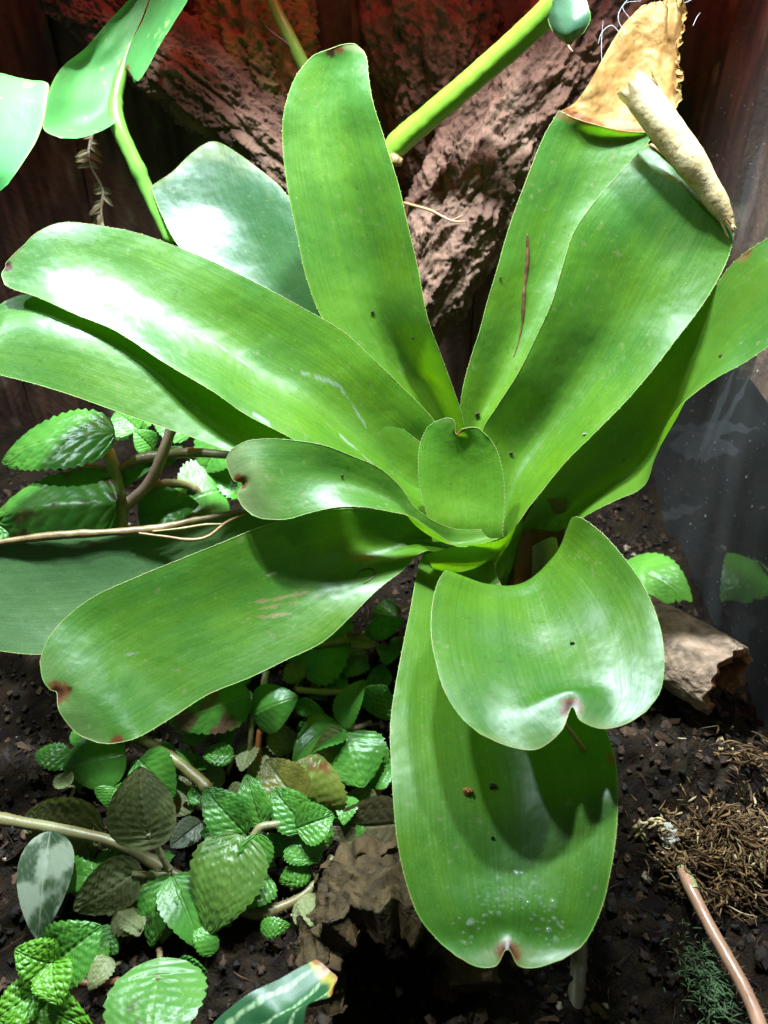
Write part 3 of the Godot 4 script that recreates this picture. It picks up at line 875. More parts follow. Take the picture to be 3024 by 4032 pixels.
func setting() -> void:
	# the soil: one uneven sheet, crumbs strewn over it
	var nu := 320
	var nv := 300
	var p := PackedVector3Array()
	var c := PackedColorArray()
	for j in nv + 1:
		for i in nu + 1:
			var q := Vector3(lerpf(-0.5, 0.146, float(i) / nu), 0, lerpf(-0.27, 0.27, float(j) / nv))
			p.append(Vector3(q.x, soil_height(q.x, q.z), q.z))
			var k := clampf(0.5 + 0.8 * na(q, 70.0), 0.0, 1.0)
			c.append(Color(0.006, 0.0045, 0.003).lerp(Color(0.022, 0.014, 0.009), k))
	tag(piece("soil_ground", grid_mesh(p, nu, nv, c), M.soil), "dark damp soil of the tank floor", "", "", "structure")
	var crumb := Heap.new()
	lump(crumb, Vector3.ZERO, 1.0, 1.1, 9, 7, Color.WHITE, Color.WHITE)
	var mm := MultiMesh.new()
	mm.transform_format = MultiMesh.TRANSFORM_3D
	mm.use_colors = true
	mm.mesh = crumb.mesh()
	mm.mesh.surface_set_material(0, M.debris)
	mm.instance_count = 7000
	for k in 7000:
		var x := rng.randf_range(-0.36, 0.142)
		var z := rng.randf_range(-0.2, 0.24)
		var s := rng.randf_range(0.0005, 0.0018) * (1.8 if rng.randf() < 0.06 else 1.0)
		var b := Basis.from_euler(Vector3(rng.randf() * TAU, rng.randf() * TAU, rng.randf() * TAU)).scaled(Vector3(s, s * rng.randf_range(0.5, 1.0), s * rng.randf_range(0.6, 1.6)))
		mm.set_instance_transform(k, Transform3D(b, Vector3(x, soil_height(x, z) + s * 0.3, z)))
		var tone := rng.randf()
		var col := Color(0.008, 0.006, 0.005).lerp(Color(0.060, 0.032, 0.018), tone * tone)
		if rng.randf() < 0.012: col = Color(0.26, 0.21, 0.16)
		mm.set_instance_color(k, col)
	var mi := MultiMeshInstance3D.new()
	mi.name = "soil_crumbs"
	mi.multimesh = mm
	add_child(mi)
	tag(mi, "crumbs of dark soil, bark chips and pale grit on the tank floor", "soil", "", "stuff")

	var fib := Heap.new()
	for k in 2600:
		var fx := rng.randf_range(-0.34, 0.138)
		var fz := rng.randf_range(-0.15, 0.235)
		var o := Vector3(fx, soil_height(fx, fz) + rng.randf_range(0.0, 0.0015), fz)
		var fd := Vector3(rng.randf_range(-1, 1), rng.randf_range(-0.15, 0.35), rng.randf_range(-1, 1)) * rng.randf_range(0.002, 0.006)
		var be := Vector3(rng.randf_range(-1, 1), rng.randf_range(-0.4, 0.6), rng.randf_range(-1, 1)) * 0.0012
		var fp := tube_points([o - fd, o + be, o + fd], [0.1, rng.randf_range(0.15, 0.4), 0.08], 4, 4, 0.5, 700.0)
		var fc := PackedColorArray()
		fc.resize(fp.size())
		fc.fill(Color(0.014, 0.010, 0.007).lerp(Color(0.10, 0.055, 0.03), pow(rng.randf(), 2.2)))
		heap_grid(fib, fp, 4, 6, fc, true)
	tag(piece("soil_fibres", fib.mesh(), M.debris), "fine dark root and coir fibres lying in the soil", "soil", "", "stuff")
	var chips := Heap.new()
	for k in 900:
		var cx := rng.randf_range(-0.34, 0.136)
		var cz := rng.randf_range(-0.12, 0.235)
		var s := rng.randf_range(0.0012, 0.0042)
		var b := Basis.from_euler(Vector3(rng.randf_range(-0.5, 0.5), rng.randf() * TAU, rng.randf_range(-0.5, 0.5)))
		var o := Vector3(cx, soil_height(cx, cz) + s * 0.25, cz)
		var pp := PackedVector3Array()
		var pc := PackedColorArray()
		var ca := Color(0.016, 0.010, 0.007).lerp(Color(0.085, 0.042, 0.020), pow(rng.randf(), 1.9))
		if rng.randf() < 0.04: ca = Color(0.24, 0.16, 0.08)
		for j in 5:
			for i in 9:
				var a := TAU * (i % 8) / 8.0
				var rr: float = [0.0, 1.0, 1.05, 0.95, 0.0][j] * (1.0 + 0.45 * sin(a * 2.0 + k) + 0.25 * sin(a * 3.0 + k * 1.7))
				var yy: float = [0.2, 0.2, 0.0, -0.2, -0.2][j]
				pp.append(o + b * (Vector3(cos(a) * rr, yy, sin(a) * rr * 0.6) * s))
				pc.append(ca * (0.8 + 0.3 * sin(a * 5.0 + k)))
		heap_grid(chips, pp, 8, 4, pc, true)
	tag(piece("bark_litter", chips.mesh(), M.debris), "small brown bark chips strewn over the soil", "litter", "", "stuff")
	var backing := BoxMesh.new()
	backing.size = Vector3(0.75, 0.62, 0.01)
	var bk := piece("backing_wall", backing, M.housing)
	bk.position = V(-140, 155, -278)
	tag(bk, "dark backing behind the boards", "", "", "structure")

	# the back wall of narrow upright boards
	var wall := thing("back_wall", "dark wall of narrow upright wooden boards behind the plants", "", Vector3.ZERO, "", "structure")
	var x := -0.50
	var n := 0
	while x < 0.15:
		var w := rng.randf_range(0.026, 0.052)
		plank(wall, V(x * 1000, -125, -262 + rng.randf_range(-2.0, 1.5)), Vector3(1, 0, 0), w - 0.0007, 0.56, n)
		x += w
		n += 1
	# the right-hand glass, a board standing behind it and an added dark sheet below that
	var g := BoxMesh.new()
	g.size = Vector3(0.004, 0.56, 0.56)
	var sheet_mesh := PlaneMesh.new()
	sheet_mesh.orientation = PlaneMesh.FACE_X
	sheet_mesh.size = Vector2(0.56, 0.56)
	var pane := piece("glass_wall", sheet_mesh, M.glass)
	pane.position = V(146, 155, 12)
	tag(pane, "clear glass side of the tank at the right, spotted with dried water", "", "", "structure")
	var side := thing("side_wall", "weathered brown boards standing outside the glass at the right", "", Vector3.ZERO, "", "structure")
	var z := -0.30
	while z < 0.16:
		var w2 := rng.randf_range(0.05, 0.075)
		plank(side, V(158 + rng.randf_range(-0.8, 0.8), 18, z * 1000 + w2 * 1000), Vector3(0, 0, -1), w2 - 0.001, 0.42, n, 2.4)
		z += w2
		n += 1
	var dark_sheet := BoxMesh.new()  # added black panel, stands in for the dark room beyond the lower glass
	dark_sheet.size = Vector3(0.02, 0.40, 0.6)
	var dark := StandardMaterial3D.new()
	dark.albedo_color = Color(0.07, 0.065, 0.075)
	dark.roughness = 0.6
	var cb := piece("added_dark_wall", dark_sheet, dark)
	cb.position = V(178, -185, 0)
	tag(cb, "added black panel standing for the dark room seen through the lower glass", "", "", "structure")

func soil_height(x: float, z: float) -> float:
	var q := Vector3(x, 0, z)
	var pit := 0.034 * exp(-(pow((x + 0.043) / 0.021, 2) + pow((z - 0.150) / 0.030, 2)))
	var mound := exp(-(pow((x - 0.088) / 0.042, 2) + pow((z - 0.066) / 0.030, 2)))
	return -0.112 - pit + 0.016 * mound * (1.0 + 0.5 * na(q, 80.0)) + 0.011 * nb(q, 14.0) + 0.006 * na(q, 45.0) + 0.0034 * nr(q, 110.0) + 0.005 * smoothstep(0.06, 0.14, x)

func lump(h: Heap, at: Vector3, r: float, rough: float, nu: int, nv: int, a: Color, b: Color) -> void:
	var p := PackedVector3Array()
	var c := PackedColorArray()
	for j in nv + 1:
		var th := PI * j / nv
		for i in nu + 1:
			var ph := TAU * (i % nu) / nu
			var d := Vector3(sin(th) * cos(ph), cos(th), sin(th) * sin(ph))
			var k := na(d * 0.8 + at * 90.0, 1.6)
			p.append(at + d * r * (1.0 + rough * k))
			c.append(a.lerp(b, clampf(0.5 + k, 0.0, 1.0)))
	heap_grid(h, p, nu, nv, c, true)

var pale_spots := [[V(156, 151.4, -274.5), 8.0], [V(156, 143.2, -258.3), 5.0], [V(156, 119, -269.5), 6.5], [V(156, 159.6, -229.1), 3.5], [V(156, 147.3, -177.5), 4.5]]  # soft-edged pale spots mixed into the side board colour

func plank(parent: Node3D, at: Vector3, along: Vector3, w: float, h: float, n: int, pale := 1.0) -> void:
	var up := Vector3.UP
	var out := along.cross(up).normalized()
	var p := PackedVector3Array()
	var c := PackedColorArray()
	var nu := 16
	var nv := 120
	var hue := rng.randf()
	for j in nv + 1:
		for i in nu + 1:
			var s := clampf((i - 2) / float(nu - 4), 0.0, 1.0)
			var back := 0.0
			if i == 0 or i == nu: back = 0.008
			elif i == 1 or i == nu - 1: back = 0.0006
			var y := h * j / nv
			var g := Vector3(s * w * 1.0 + n * 0.37, y * 0.10, n * 0.9)
			var grain := na(g, 160.0)
			var coarse := na(Vector3(s * w + n, y * 0.3, 0), 40.0)
			var wob := 0.0008 * na(Vector3(n * 3.0, y, 0), 14.0)
			p.append(at + along * (s * w + wob) + up * y + out * (-back + 0.0009 * grain + 0.0012 * coarse))
			var k := clampf(0.45 + 0.9 * grain + 0.3 * (hue - 0.5), 0.0, 1.0)
			var col := Color(0.024, 0.013, 0.009).lerp(Color(0.115, 0.060, 0.040), k)
			if coarse > 0.25: col = col.lerp(Color(0.20, 0.15, 0.11), clampf((coarse - 0.25) * 2.2, 0.0, 0.7))
			for sp in pale_spots:
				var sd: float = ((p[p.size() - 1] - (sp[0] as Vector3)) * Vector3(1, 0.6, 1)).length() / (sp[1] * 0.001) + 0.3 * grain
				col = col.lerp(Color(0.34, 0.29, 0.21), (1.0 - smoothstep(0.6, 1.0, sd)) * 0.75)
			c.append(col)
	for k in c.size(): c[k] = Color(c[k].r * pale, c[k].g * lerpf(1.0, pale, 1.12), c[k].b * lerpf(1.0, pale, 1.15))
	piece("plank", grid_mesh(p, nu, nv, c), M.wood, parent)

# a bark-covered branch: deep lengthwise fissures, knots, flakes
func bark_points(path: Array, radii: Array, nu: int, nv: int, depth: float, f: float, stretch := 0.35) -> Array:
	var fr := frame_along(path, nv)
	var p := PackedVector3Array()
	var c := PackedColorArray()
	var run := 0.0
	for j in range(-1, nv + 2):
		var jj := clampi(j, 0, nv)
		if j > 0 and j <= nv: run += (fr[jj][0] - fr[jj - 1][0]).length()
		var fa: Array = fr[jj]
		var r := radius_at(radii, float(jj) / nv) * 0.001
		for i in nu + 1:
			var a := TAU * (i % nu) / nu
			var e: Vector3 = fa[2] * cos(a) + fa[3] * sin(a)
			var q := Vector3(cos(a) * r, run * stretch, sin(a) * r)
			var rid := nr(q, f)
			var big := nb(q + Vector3(3, 1, 2), f * 0.35)
			var fine := na(q * Vector3(1, 2.2, 1), f * 3.5)
			var crack := 1.0 - smoothstep(0.0, 0.22, nc(q + Vector3(fine, rid, big) * 0.004, f * 0.9) + 1.0)
			var chips := 1.0 - smoothstep(0.0, 0.3, nc(q + Vector3(big, fine, rid) * 0.003, f * 3.2) + 1.0)
			var d := depth * 0.001 * (0.62 * rid + 0.55 * big + 0.26 * fine - 0.55 * crack - 0.16 * chips)
			p.append((fa[0] as Vector3) + e * ((r + d) if j >= 0 and j <= nv else 0.0))
			var mix := clampf(0.5 + 0.8 * na(q + Vector3(7, 2, 5), f * 1.1), 0.0, 1.0)
			var col := Color(0.070, 0.037, 0.026).lerp(Color(0.20, 0.110, 0.078), mix)
			col = col.lerp(Color(0.26, 0.17, 0.12), clampf(1.6 * na(q + Vector3(1, 8, 3), f * 0.6) - 0.25, 0.0, 0.8))
			col = col.lerp(Color(0.035, 0.022, 0.018), clampf(1.8 * na(q + Vector3(4, 4, 9), f * 1.7) - 0.35, 0.0, 0.85))
			c.append(col)
	return [p, c]

func bark_log(n: String, label: String, path: Array, radii: Array, depth: float, f: float, nu := 240, nv := 330) -> void:
	var g := bark_points(path, radii, nu, nv, depth, f)
	tag(piece(n, grid_mesh(g[0], nu, nv + 2, g[1], true), M.bark), label, "log")

# a curled piece of bark: part of a thick-walled tube from a to b
func bark_shell(a: Vector3, b: Vector3, top: Vector3, r_out: float, r_in: float, from: float, to: float, rough: float, outer: Color, inner: Color) -> ArrayMesh:
	var axis := (b - a).normalized()
	var up := (top - axis * top.dot(axis)).normalized()
	var side := axis.cross(up)
	var nu := 120
	var nv := 150
	var p := PackedVector3Array()
	var c := PackedColorArray()
	var l := (b - a).length()
	for j in nv + 1:
		var th := lerpf(from, to, float(j) / nv)
		var e := up * cos(th) + side * sin(th)
		for i in nu + 1:
			var u := float(i % nu) / nu * 4.0
			var rad := r_out
			var s := 0.0
			if u < 1.7: s = u / 1.7
			elif u < 2.0:
				s = 1.0
				rad = lerpf(r_out, r_in, (u - 1.7) / 0.3)
			elif u < 3.7:
				s = 1.0 - (u - 2.0) / 1.7
				rad = r_in
			else:
				rad = lerpf(r_in, r_out, (u - 3.7) / 0.3)
			var q := a + axis * s * l + e * rad * 0.001
			var rid := nr(q, 55.0)
			var d := rough * 0.001 * (0.7 * rid + 0.6 * nb(q, 45.0) + 0.3 * na(q, 240.0))
			var ends := rough * 0.0014 * nb(Vector3(th * 3.0, s * 4.0, 1), 1.0) * (1.0 if s > 0.5 else -1.0)
			p.append(q + e * d + axis * (ends * absf(s - 0.5) * 2.0))
			var k := clampf(0.5 + 0.9 * na(q, 120.0), 0.0, 1.0)
			var col := (outer * 0.45).lerp(outer * 1.3, k) if u < 1.75 or u > 3.9 else (inner * 0.5).lerp(inner * 1.25, k)
			col = col.lerp(Color(0.03, 0.02, 0.016), clampf(1.8 * na(q + Vector3(4, 4, 9), 90.0) - 0.4, 0.0, 0.85))
			col.a = 1.0
			c.append(col)
	return grid_mesh(p, nu, nv, c, true)

func wood_pieces() -> void:
	bark_log("driftwood_branch", "rough pinkish cork branch running from top left down behind the rosette", [V(-235.3, 194.9, -260.8), V(-188.7, 166.8, -245.3), V(-145.3, 136.8, -237), V(-105.4, 102.8, -227), V(-72, 68.8, -219.5)], [20, 23, 24, 25, 24], 7.0, 60.0)
	bark_log("driftwood_branch", "thick rough cork branch slanting down from the upper right behind the leaves", [V(103.4, 212.7, -243), V(66.8, 168.9, -227.8), V(33.1, 123.8, -214.2), V(5, 80.3, -200.5), V(-16.8, 42.6, -186.3), V(-30.6, 6.6, -183.6)], [32, 33, 35, 34, 30, 26], 9.0, 45.0)
	var slab := bark_points([V(-119.8, 206.9, -286.7), V(-120.7, 167.1, -263.3), V(-111.7, 119.6, -246.5)], [30, 33, 26], 110, 130, 7.0, 70.0)
	var sc: PackedColorArray = slab[1]
	for i in sc.size():
		var q: Vector3 = slab[0][i]
		sc[i] = sc[i].lerp(Color(0.22, 0.165, 0.05), clampf(0.55 + 0.9 * na(q, 75.0), 0.0, 0.9))
	tag(piece("mossy_rock", grid_mesh(slab[0], 110, 132, sc, true), M.bark), "ochre mossy rock at the top between two green stems", "rock")
	var cs := bark_points([V(-27.3, 228.6, -274.5), V(-17.5, 166.6, -267.9), V(-3, 103.8, -269.6), V(10.9, 24.4, -267.3)], [36, 40, 38, 34], 200, 220, 8.0, 50.0)
	tag(piece("cork_slab", grid_mesh(cs[0], 200, 222, cs[1], true), M.bark), "broad dark cork slab against the back wall at top centre", "bark")
	var tn := bark_shell(V(-43, -117, 128), V(-42, -101, 161), Vector3(0, 1, -0.3), 35.0, 20.0, -2.1, 2.1, 6.0, Color(0.05, 0.032, 0.013), Color(0.06, 0.035, 0.014))
	tag(piece("cork_tunnel", tn, M.bark), "cork bark tunnel with a black opening under the lowest leaf", "bark")
	var tb := bark_shell(V(79.2, -76.2, -11), V(119.1, -66.9, 41.4), Vector3(0.15, 1, 0.25), 18.5, 13.5, -2.7, 2.7, 1.5, Color(0.28, 0.18, 0.125), Color(0.22, 0.09, 0.03))
	tag(piece("bark_curl", tb, M.bark), "pale curled bark tube lying on the soil by the glass", "bark")
	var tw := thing("twig", "thin tan twig in front of the thick right branch", "twig", Vector3.ZERO)
	piece("shoot", stem_mesh([V(-34.7, 94.6, -163.5), V(-20.2, 93.7, -152.6), V(-9.1, 90.6, -145.1), V(-1.3, 90.4, -144.9)], [0.8, 0.8, 0.6, 0.4], Color(0.22, 0.10, 0.045), Color(0.30, 0.15, 0.07)), M.stem, tw)
	piece("shoot", stem_mesh([V(-9.1, 90.6, -145.1), V(-5.5, 92.3, -145.2), V(-2.9, 93.5, -146.1)], [0.5, 0.4, 0.2], Color(0.22, 0.10, 0.045), Color(0.30, 0.15, 0.07)), M.stem, tw)
	var tw2 := thing("twig", "dark twig reaching up beside the left green stem", "twig", Vector3.ZERO)
	piece("shoot", stem_mesh([V(-91.6, 155.3, -210.9), V(-98.2, 163.9, -213.8), V(-106.9, 169.8, -215.9), V(-111.5, 173.2, -218.6)], [0.8, 0.8, 0.7, 0.4], Color(0.04, 0.02, 0.015), Color(0.08, 0.04, 0.03)), M.stem, tw2)

# ---------------------------------------------------------------- other plants

# one crinkled, scalloped herb leaf from its stalk end to its tip; face is the side that shows
func herb_leaf(parent: Node3D, base: Vector3, tip: Vector3, width: float, face: Vector3, o := {}) -> MeshInstance3D:
	var nu := int(36 * o.get("size", 1.0))
	var nv := int(44 * o.get("size", 1.0))
	var y := (tip - base).normalized()
	var l := (tip - base).length()
	var z := (face - y * face.dot(y)).normalized()
	var x := y.cross(z)
	var fold: float = o.get("fold", 0.25)
	var arch: float = o.get("arch", 0.12)
	var quilt: float = o.get("quilt", 0.45) * 0.001
	var teeth: float = o.get("teeth", 0.075)
	var cnt: float = o.get("count", 11.0)
	var ca: Color = o.get("a", Color(0.05, 0.17, 0.025))
	var cb: Color = o.get("b", Color(0.09, 0.24, 0.03))
	var vein: Color = o.get("vein", ca.lerp(Color(0.20, 0.34, 0.08), 0.4))
	var stain: Color = o.get("stain", ca)
	var stained: float = o.get("stained", 0.0)
	var heart: float = o.get("heart", 0.0)
	var p := PackedVector3Array()
	var c := PackedColorArray()
	var rows: float = o.get("rows", 7.0)
	var ph := rng.randf() * 10.0
	for j in nv + 1:
		var t := (1.0 - cos(PI * j / nv)) * 0.5
		var wv := pow(maxf(sin(PI * pow(t, 0.66)), 0.0), 0.72) * width * 0.0005
		for i in nu + 1:
			var s := float(i) / nu * 2.0 - 1.0
			var ab := absf(s)
			var sc := 1.0 + teeth * smoothstep(0.75, 1.0, ab) * (absf(sin(PI * t * cnt)) * 1.6 - 1.0)
			var xx := s * wv * sc
			var lean := rows * (t - 0.32 * ab * (1.0 - t * 0.5))
			var cell := pow(absf(sin(PI * lean)), 0.6) * pow(absf(sin(PI * (ab * 2.6 + 0.5 * sin(lean * 3.0)))), 0.6)
			var rib := 1.0 - smoothstep(0.0, 0.07, ab)
			var side_rib := 1.0 - smoothstep(0.0, 0.10, absf(fposmod(lean, 1.0) - 0.5) * -1.0 + 0.5)
			var edge := 1.0 - smoothstep(0.85, 1.0, ab)
			var hgt := quilt * cell * edge - rib * 0.0006 - side_rib * quilt * 0.4
			hgt += fold * absf(xx) + 0.10 * wv * sin(ph + t * 5.0) * s
			var back := -heart * l * 0.22 * pow(ab, 1.6) * (1.0 - t) * (1.0 - t)
			var q := base + y * (t * l + back) + x * xx + z * (hgt + arch * l * 4.0 * t * (1.0 - t))
			p.append(q)
			var k := clampf(0.5 + 0.8 * na(q, 60.0), 0.0, 1.0)
			var col := ca.lerp(cb, k)
			col = col.lerp(vein, maxf(rib, side_rib * 0.45))
			if stained > 0.0: col = col.lerp(stain, clampf((na(q + Vector3(ph, 0, 0), 75.0) + stained - 0.45) * 3.5, 0.0, 1.0))
			c.append(col)
	return piece(o.get("name", "leaf"), grid_mesh(p, nu, nv, c), M[o.get("mat", "herb")], parent)

func stalk(parent: Node3D, path: Array, radii: Array, a: Color, b: Color, hairs := 0, name_it := "stem", length := 1.1) -> void:
	var s := piece(name_it, stem_mesh(path, radii, a, b), M.stem, parent)
	if hairs > 0:
		var h := piece("hairs", hair_mesh(path, radii, hairs, length, Color(0.45, 0.40, 0.32)), M.hair, s)
		h.set_meta("kind", "stuff")

func climbers() -> void:
	var smooth_a := Color(0.040, 0.165, 0.045)
	var smooth_b := Color(0.075, 0.22, 0.055)
	var v := thing("climbing_plant", "smooth-leaved climber at top left with a holed leaf on a long green stalk", "plant", V(-163, 82.4, -141.2))
	var st := {"base": smooth_a, "other": smooth_b, "mat": M.pothos, "tip_amount": 0.0, "name": "leaf", "wave": 1.0}
	for k in [[[
		[V(-207.9, 133.8, -137), V(-201, 133.1, -140.2), V(-195.5, 133.6, -145.7), V(-189.5, 135, -150.6), V(-185, 136.5, -155.6)],
		[V(-215.5, 138.7, -137), V(-208.5, 137.5, -148.8), V(-200.1, 137.6, -156.5), V(-192.8, 139.3, -161.6), V(-185.9, 141.9, -164.9)],
		[V(-214.5, 149.9, -148.3), V(-206.9, 148.3, -159.7), V(-198.1, 148.8, -166.5), V(-190.7, 149.5, -170.8), V(-184.1, 150.9, -173.2)],
		[V(-209.2, 160.5, -161.7), V(-202.9, 159.1, -170.7), V(-196, 159.2, -175.9), V(-188.7, 159.5, -179.9), V(-182.2, 159.7, -181.3)],
		[V(-198.5, 167.6, -172.3), V(-194.1, 167.3, -179.7), V(-188, 167.8, -183.8), V(-183.3, 168.6, -187), V(-178.1, 169.6, -189.1)],
		[V(-188.1, 177.9, -185.4), V(-184.7, 177.8, -190.4), V(-181.1, 177.9, -193), V(-177, 178.4, -194.7), V(-173, 178.8, -196.3)],
		[V(-176.1, 187.9, -195.7), V(-174.7, 187.8, -199.4), V(-172.6, 187.6, -200.6), V(-170.7, 187.7, -202), V(-168.6, 188, -203.5)],
		[V(-166.5, 196.2, -207.3), V(-165.9, 196.3, -208.7), V(-164.9, 196.5, -208.8), V(-164.2, 196.6, -210.2), V(-163.2, 196.8, -210.4)]], 2.1], [[
		[V(-177.7, 157.7, -177.3), V(-176.9, 156.4, -174.9), V(-176.3, 155, -172.6), V(-175.7, 153.9, -170.5), V(-174.7, 153.5, -168.9)],
		[V(-181.9, 159.9, -181.2), V(-178.8, 159, -177), V(-175.9, 158, -172.4), V(-173.1, 156.9, -167.7), V(-170, 156.5, -163.6)],
		[V(-178, 169.7, -188.9), V(-173.7, 168.9, -183.4), V(-169.6, 168.5, -178.1), V(-164.8, 168.4, -172.9), V(-160.1, 169, -168.3)],
		[V(-172.9, 178.8, -196), V(-167.1, 178.5, -189.7), V(-161.3, 178.6, -183.4), V(-155.7, 178.8, -177.2), V(-150, 179.9, -173)],
		[V(-168.5, 188, -203.2), V(-162.1, 188.1, -197.2), V(-155.7, 188.3, -191), V(-149.1, 188.8, -185), V(-142.8, 189.9, -180.8)],
		[V(-163.2, 196.8, -210.1), V(-159.5, 197.4, -207), V(-155.8, 198.1, -203.7), V(-151.4, 198.7, -200.4), V(-147.1, 199.3, -197)]], 2.3]]:
		st.seed = k[1]
		st.spots = [[V(-202.9, 149.6, -160.7), 2.4, Color(0.10, 0.045, 0.02)], [V(-198.6, 153.9, -164.1), 2.6, Color(0.30, 0.34, 0.05)], [V(-180.2, 158.7, -176.7), 2.6, Color(0.14, 0.05, 0.02)], [V(-169.6, 185.3, -197.5), 2.4, Color(0.14, 0.05, 0.02)]]
		blade(v, k[0], st, 30, 60, false)
	piece("stalk", stem_mesh([V(-178.5, 169.4, -190.8), V(-182.5, 159.1, -182.2), V(-186.1, 147.2, -171.6), V(-185.3, 135.9, -161.5), V(-178.6, 119.3, -154.9), V(-171.6, 101.8, -150), V(-161.2, 80.4, -139.7)], [1.6, 2.6, 3.4, 4.2, 4.0, 3.8, 3.6], Color(0.10, 0.26, 0.04), Color(0.15, 0.32, 0.05), 30.0), M.stem_smooth, v)
	var v2 := thing("climbing_plant", "single smooth green leaf cut by the left edge of the picture", "plant", V(-239, 139.7, -109.9))
	st.seed = 2.7
	st.spots = [[V(-208.4, 161.6, -115.6), 2.6, Color(0.30, 0.34, 0.06)]]
	blade(v2, [
		[V(-244.4, 162.3, -130.1), V(-228, 165, -124.9), V(-211.1, 162.3, -122.5)],
		[V(-247.6, 157.7, -123.9), V(-224.5, 163.1, -118.4), V(-200.1, 161.7, -116.9)],
		[V(-249.8, 153, -117.7), V(-225, 158.9, -110), V(-198.6, 156.7, -107.9)],
		[V(-249.8, 147.1, -110.6), V(-225.2, 152.6, -101.8), V(-198.8, 150.6, -99.3)],
		[V(-246.5, 137.8, -100.8), V(-225.3, 142.8, -92.2), V(-202.1, 142.1, -88.9)],
		[V(-240.1, 129.1, -91.4), V(-225.3, 133.4, -83.6), V(-208.4, 133.9, -79.9)],
		[V(-231.1, 122.4, -82.4), V(-225.9, 122.4, -79.8), V(-221.7, 123.6, -78.3), V(-217.6, 125.9, -77.5), V(-213.6, 128.7, -77.2)]], st, 30, 60, false)
	piece("stalk", stem_mesh([V(-240, 158.1, -126.8), V(-264, 126.9, -137.9), V(-283.3, 77.9, -150.4)], [2.0, 2.6, 3.0], Color(0.10, 0.26, 0.04), Color(0.15, 0.32, 0.05)), M.stem_smooth, v2)
	var s1 := thing("vine_stem", "thick glossy yellow-green stem slanting from behind the upright leaf to top right", "stem", V(-41.7, 115.9, -173.7))
	piece("stem", stem_mesh([V(-44.3, 114.1, -176.1), V(-36.7, 123.6, -176), V(-20.9, 137.3, -171.4), V(1.4, 157.4, -161.8), V(23.2, 178.3, -150.2), V(42, 199.2, -137.3)], [5.2, 6.6, 6.3, 6.1, 6.2, 6.4], Color(0.17, 0.36, 0.03), Color(0.24, 0.42, 0.05), 25.0, 0.05, 28, 60), M.stem_smooth, s1)
	piece("node_ring", stem_mesh([V(-43.5, 119.7, -175.5), V(-40, 115.1, -171.9), V(-35.9, 113.7, -170.8)], [2.0, 3.4, 2.0], Color(0.24, 0.17, 0.06), Color(0.12, 0.06, 0.03), 180.0, 0.5), M.stem, s1)
	var s2 := thing("vine_stem", "slimmer green stem behind the tip of the upright leaf", "stem", V(-84.8, 142.1, -206.9))
	piece("stem", stem_mesh([V(-111.2, 192.8, -227.5), V(-104.2, 178.8, -221.6), V(-96.5, 165.3, -216.2), V(-87.8, 149.5, -211.4), V(-77.6, 127.5, -208.2)], [3.2, 3.4, 3.6, 3.7, 3.6], Color(0.15, 0.31, 0.04), Color(0.20, 0.36, 0.06), 25.0, 0.05), M.stem_smooth, s2)
	var tp := thing("hanging_leaf", "small bluish toothed leaf tip hanging beside the thick stem at the top", "leaf", V(38.5, 188.8, -135.5))
	blade(tp, [
		[V(24.3, 196, -156.4), V(26.4, 194.9, -147.9), V(28.8, 193.9, -142.1), V(32, 195.7, -137.1), V(35.9, 199.1, -138.5)],
		[V(28.3, 192.1, -148.3), V(30.7, 191.2, -138.7), V(33, 190.4, -133), V(37.3, 192.8, -129.8), V(42.2, 196.2, -131.2)],
		[V(29.6, 186.4, -141.3), V(31.8, 186, -130.8), V(34.4, 186.2, -125.9), V(39.1, 187.5, -121.8), V(45.2, 189.9, -123.7)],
		[V(31.4, 180.7, -134.3), V(32.8, 180.7, -126.7), V(35.5, 180.9, -121.8), V(39.9, 183, -119.6), V(46.1, 185.7, -121.7)],
		[V(34.3, 177.7, -130.7), V(35.6, 177.1, -126.4), V(38.1, 175.9, -122.9), V(40.5, 178.5, -121.1), V(43.9, 181.4, -120.9)]], {"name": "blade", "seed": 3.1, "base": Color(0.08, 0.22, 0.12), "other": Color(0.14, 0.30, 0.17), "tip": Color(0.30, 0.20, 0.10), "tip_from": 0.9}, 24, 40, true)
	piece("thorn", stem_mesh([V(38.1, 176.1, -123.1), V(38.3, 175.2, -121.1), V(39.7, 174.1, -119)], [0.9, 0.6, 0.1], Color(0.25, 0.13, 0.06), Color(0.18, 0.08, 0.03)), M.stem, tp)
	# a hanging string of dried bracts
	var hs := thing("dried_sprig", "pale withered sprig hanging below the holed leaf", "dried plant", V(-204.5, 124.7, -187))
	var path := [V(-208.3, 125.8, -187.8), V(-210.4, 116.6, -180.7), V(-207.6, 110, -173), V(-201.2, 101.5, -163.8), V(-202.3, 92.4, -156.7), V(-200.5, 84.3, -150.4)]
	piece("stem", stem_mesh(path, [0.9, 0.8, 0.7, 0.9, 0.8, 0.5], Color(0.20, 0.14, 0.08), Color(0.12, 0.08, 0.05)), M.stem, hs)
	for k in 26:
		var t := fposmod(k * 0.618, 1.0)
		if t > 0.36 and t < 0.52: continue
		var o := cr(path, t)
		var a := rng.randf_range(-1.3, 1.3)
		var dir := Vector3(sin(a), -cos(a) * rng.randf_range(0.2, 1.0), rng.randf_range(-0.2, 0.5)).normalized()
		herb_leaf(hs, o, o + dir * rng.randf_range(0.005, 0.0095), rng.randf_range(2.4, 4.0), Vector3(rng.randf_range(-0.5, 0.5), 0.5, 1), {"name": "bract", "a": Color(0.22, 0.15, 0.075), "b": Color(0.36, 0.27, 0.15), "quilt": 0.1, "teeth": 0.0, "fold": 0.6, "mat": "herb_matte"})

